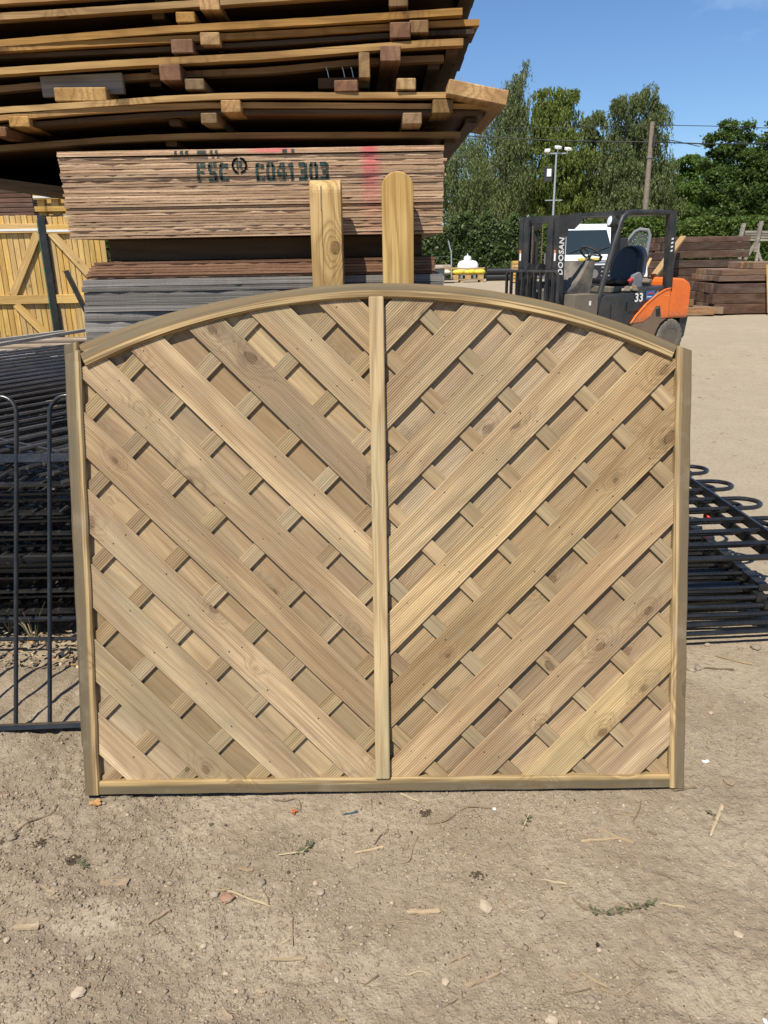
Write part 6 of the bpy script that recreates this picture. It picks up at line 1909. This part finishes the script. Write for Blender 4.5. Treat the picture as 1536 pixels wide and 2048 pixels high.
strand('fallen stem under the bottom middle stones', [(818, 1950), (840, 1946), (862, 1950)], 2.6, M['straw'])
def sprig(label, pts, n, mat, leafpx, seed):
    root = thing('weed_sprig', label, 'weed', gp(*pts[0]))
    P = [gp(*q) + Vector((0, 0, .004)) for q in pts]; s = scale_at(P[0]); o0 = root.location
    mb = MB(); mb.tube([p - o0 for p in P], [1.6 * s] * len(P), 5); mb.build('stem', M['weed'] if mat == 'weed' else M[mat], root)
    g = random.Random(seed); mb = MB()
    for i in range(n):
        f = g.uniform(.3, 1.) * (len(P) - 1); k = min(int(f), len(P) - 2); c = P[k].lerp(P[k + 1], f - k) - o0
        a = g.uniform(0, 6.3); L = leafpx * s * g.uniform(.6, 1.3)
        e = c + Vector((math.cos(a) * L, math.sin(a) * L, g.uniform(0, .6) * L)); sd = Vector((-math.sin(a), math.cos(a), .2)) * L * .22; m = c.lerp(e, .5)
        mb.add([c, m + sd, e, m - sd], [(0, 1, 2, 3)])
    stuff(mb.build('leaves', M['weed'], root))
    return root
sprig('wilted green sprig with leafy tip in the middle left of the dirt', [(557, 1712), (585, 1708), (606, 1706), (618, 1694), (620, 1684)], 46, 'straw', 9, 3)
sprig('long wilted green weed stem with leafy end at the right', [(1145, 1799), (1165, 1818), (1200, 1829), (1235, 1826), (1270, 1818), (1310, 1806)], 62, 'twig', 11, 4)
sprig('tiny green sprig beside the dark clod at the left', [(150, 1722), (162, 1728), (172, 1736)], 26, 'weed', 8, 5)
sprig('yellowish weed tuft at the right, under the rail', [(1044, 1660), (1052, 1645), (1058, 1630)], 16, 'straw', 9, 6)
sprig('small dry weed at the right beside the steep splinter', [(1410, 1622), (1420, 1628), (1428, 1634)], 18, 'twig', 8, 7)
def leaf(label, px, py, wpx, mat, seed):
    p = gp(px, py); s = scale_at(p); w = wpx * s / 2; g = random.Random(seed); mb = MB()
    ring = []
    n = 14
    for i in range(n):
        a = 2 * math.pi * i / n; r = w * (1. if i % 3 else .62) * g.uniform(.8, 1.15)
        ring.append(Vector((math.cos(a) * r, math.sin(a) * r * .75, .004 + .35 * w * math.sin(a * 2 + seed) ** 2)))
    mb.add([Vector((0, 0, .004))] + ring, [(0, 1 + i, 1 + (i + 1) % n) for i in range(n)])
    mb.tube([(0, 0, .004), (-w * 1.2, w * .3, .003)], .0007, 4)
    return tag(mb.build('dead_leaf', mat, None, Matrix.Translation(p) @ Matrix.Rotation(g.uniform(0, 6), 4, 'Z')), label, 'leaf')
leaf('orange-brown dead leaf at the left foot of the panel', 192, 1609, 27, M['deadleaf'], 1)
leaf('small red dead leaf below the rail, left of the middle', 588, 1626, 17, M['redleaf'], 2)
leaf('tiny yellow leaf on the dirt under the left half of the rail', 422, 1651, 11, M['weed'], 3)
leaf('black scrap beside a white pebble, right of the middle', 1195, 1892, 13, M['blacksheet'], 4)
# dark rubber scrap left of the panel by the gate
mb = MB(); mb.box((0, 0, 0), (.055, .03, .006), Matrix.Rotation(.4, 3, 'X') @ Matrix.Rotation(.6, 3, 'Z'), ch=.002); mb.box((.02, -.01, .004), (.03, .02, .004), Matrix.Rotation(-.5, 3, 'Y'))
tag(mb.build('rubber_scrap', M['blacksheet'], None, gp(128, 1312) + Vector((0, 0, .012))), 'crumpled dark scrap on the ground behind the upright gate', 'scrap')
# thin black sheet standing in for shadow under the left foot of the panel
mb = MB(); mb.box((0, 0, 0), (.13, .05, .007), ch=.002)
tag(mb.build('foot_shadow_sheet', M['blacksheet'], None, Vector((-.85, 1.985, .001))), 'flat black sheet standing in for shadow under the left corner of the front panel', 'shadow sheet')
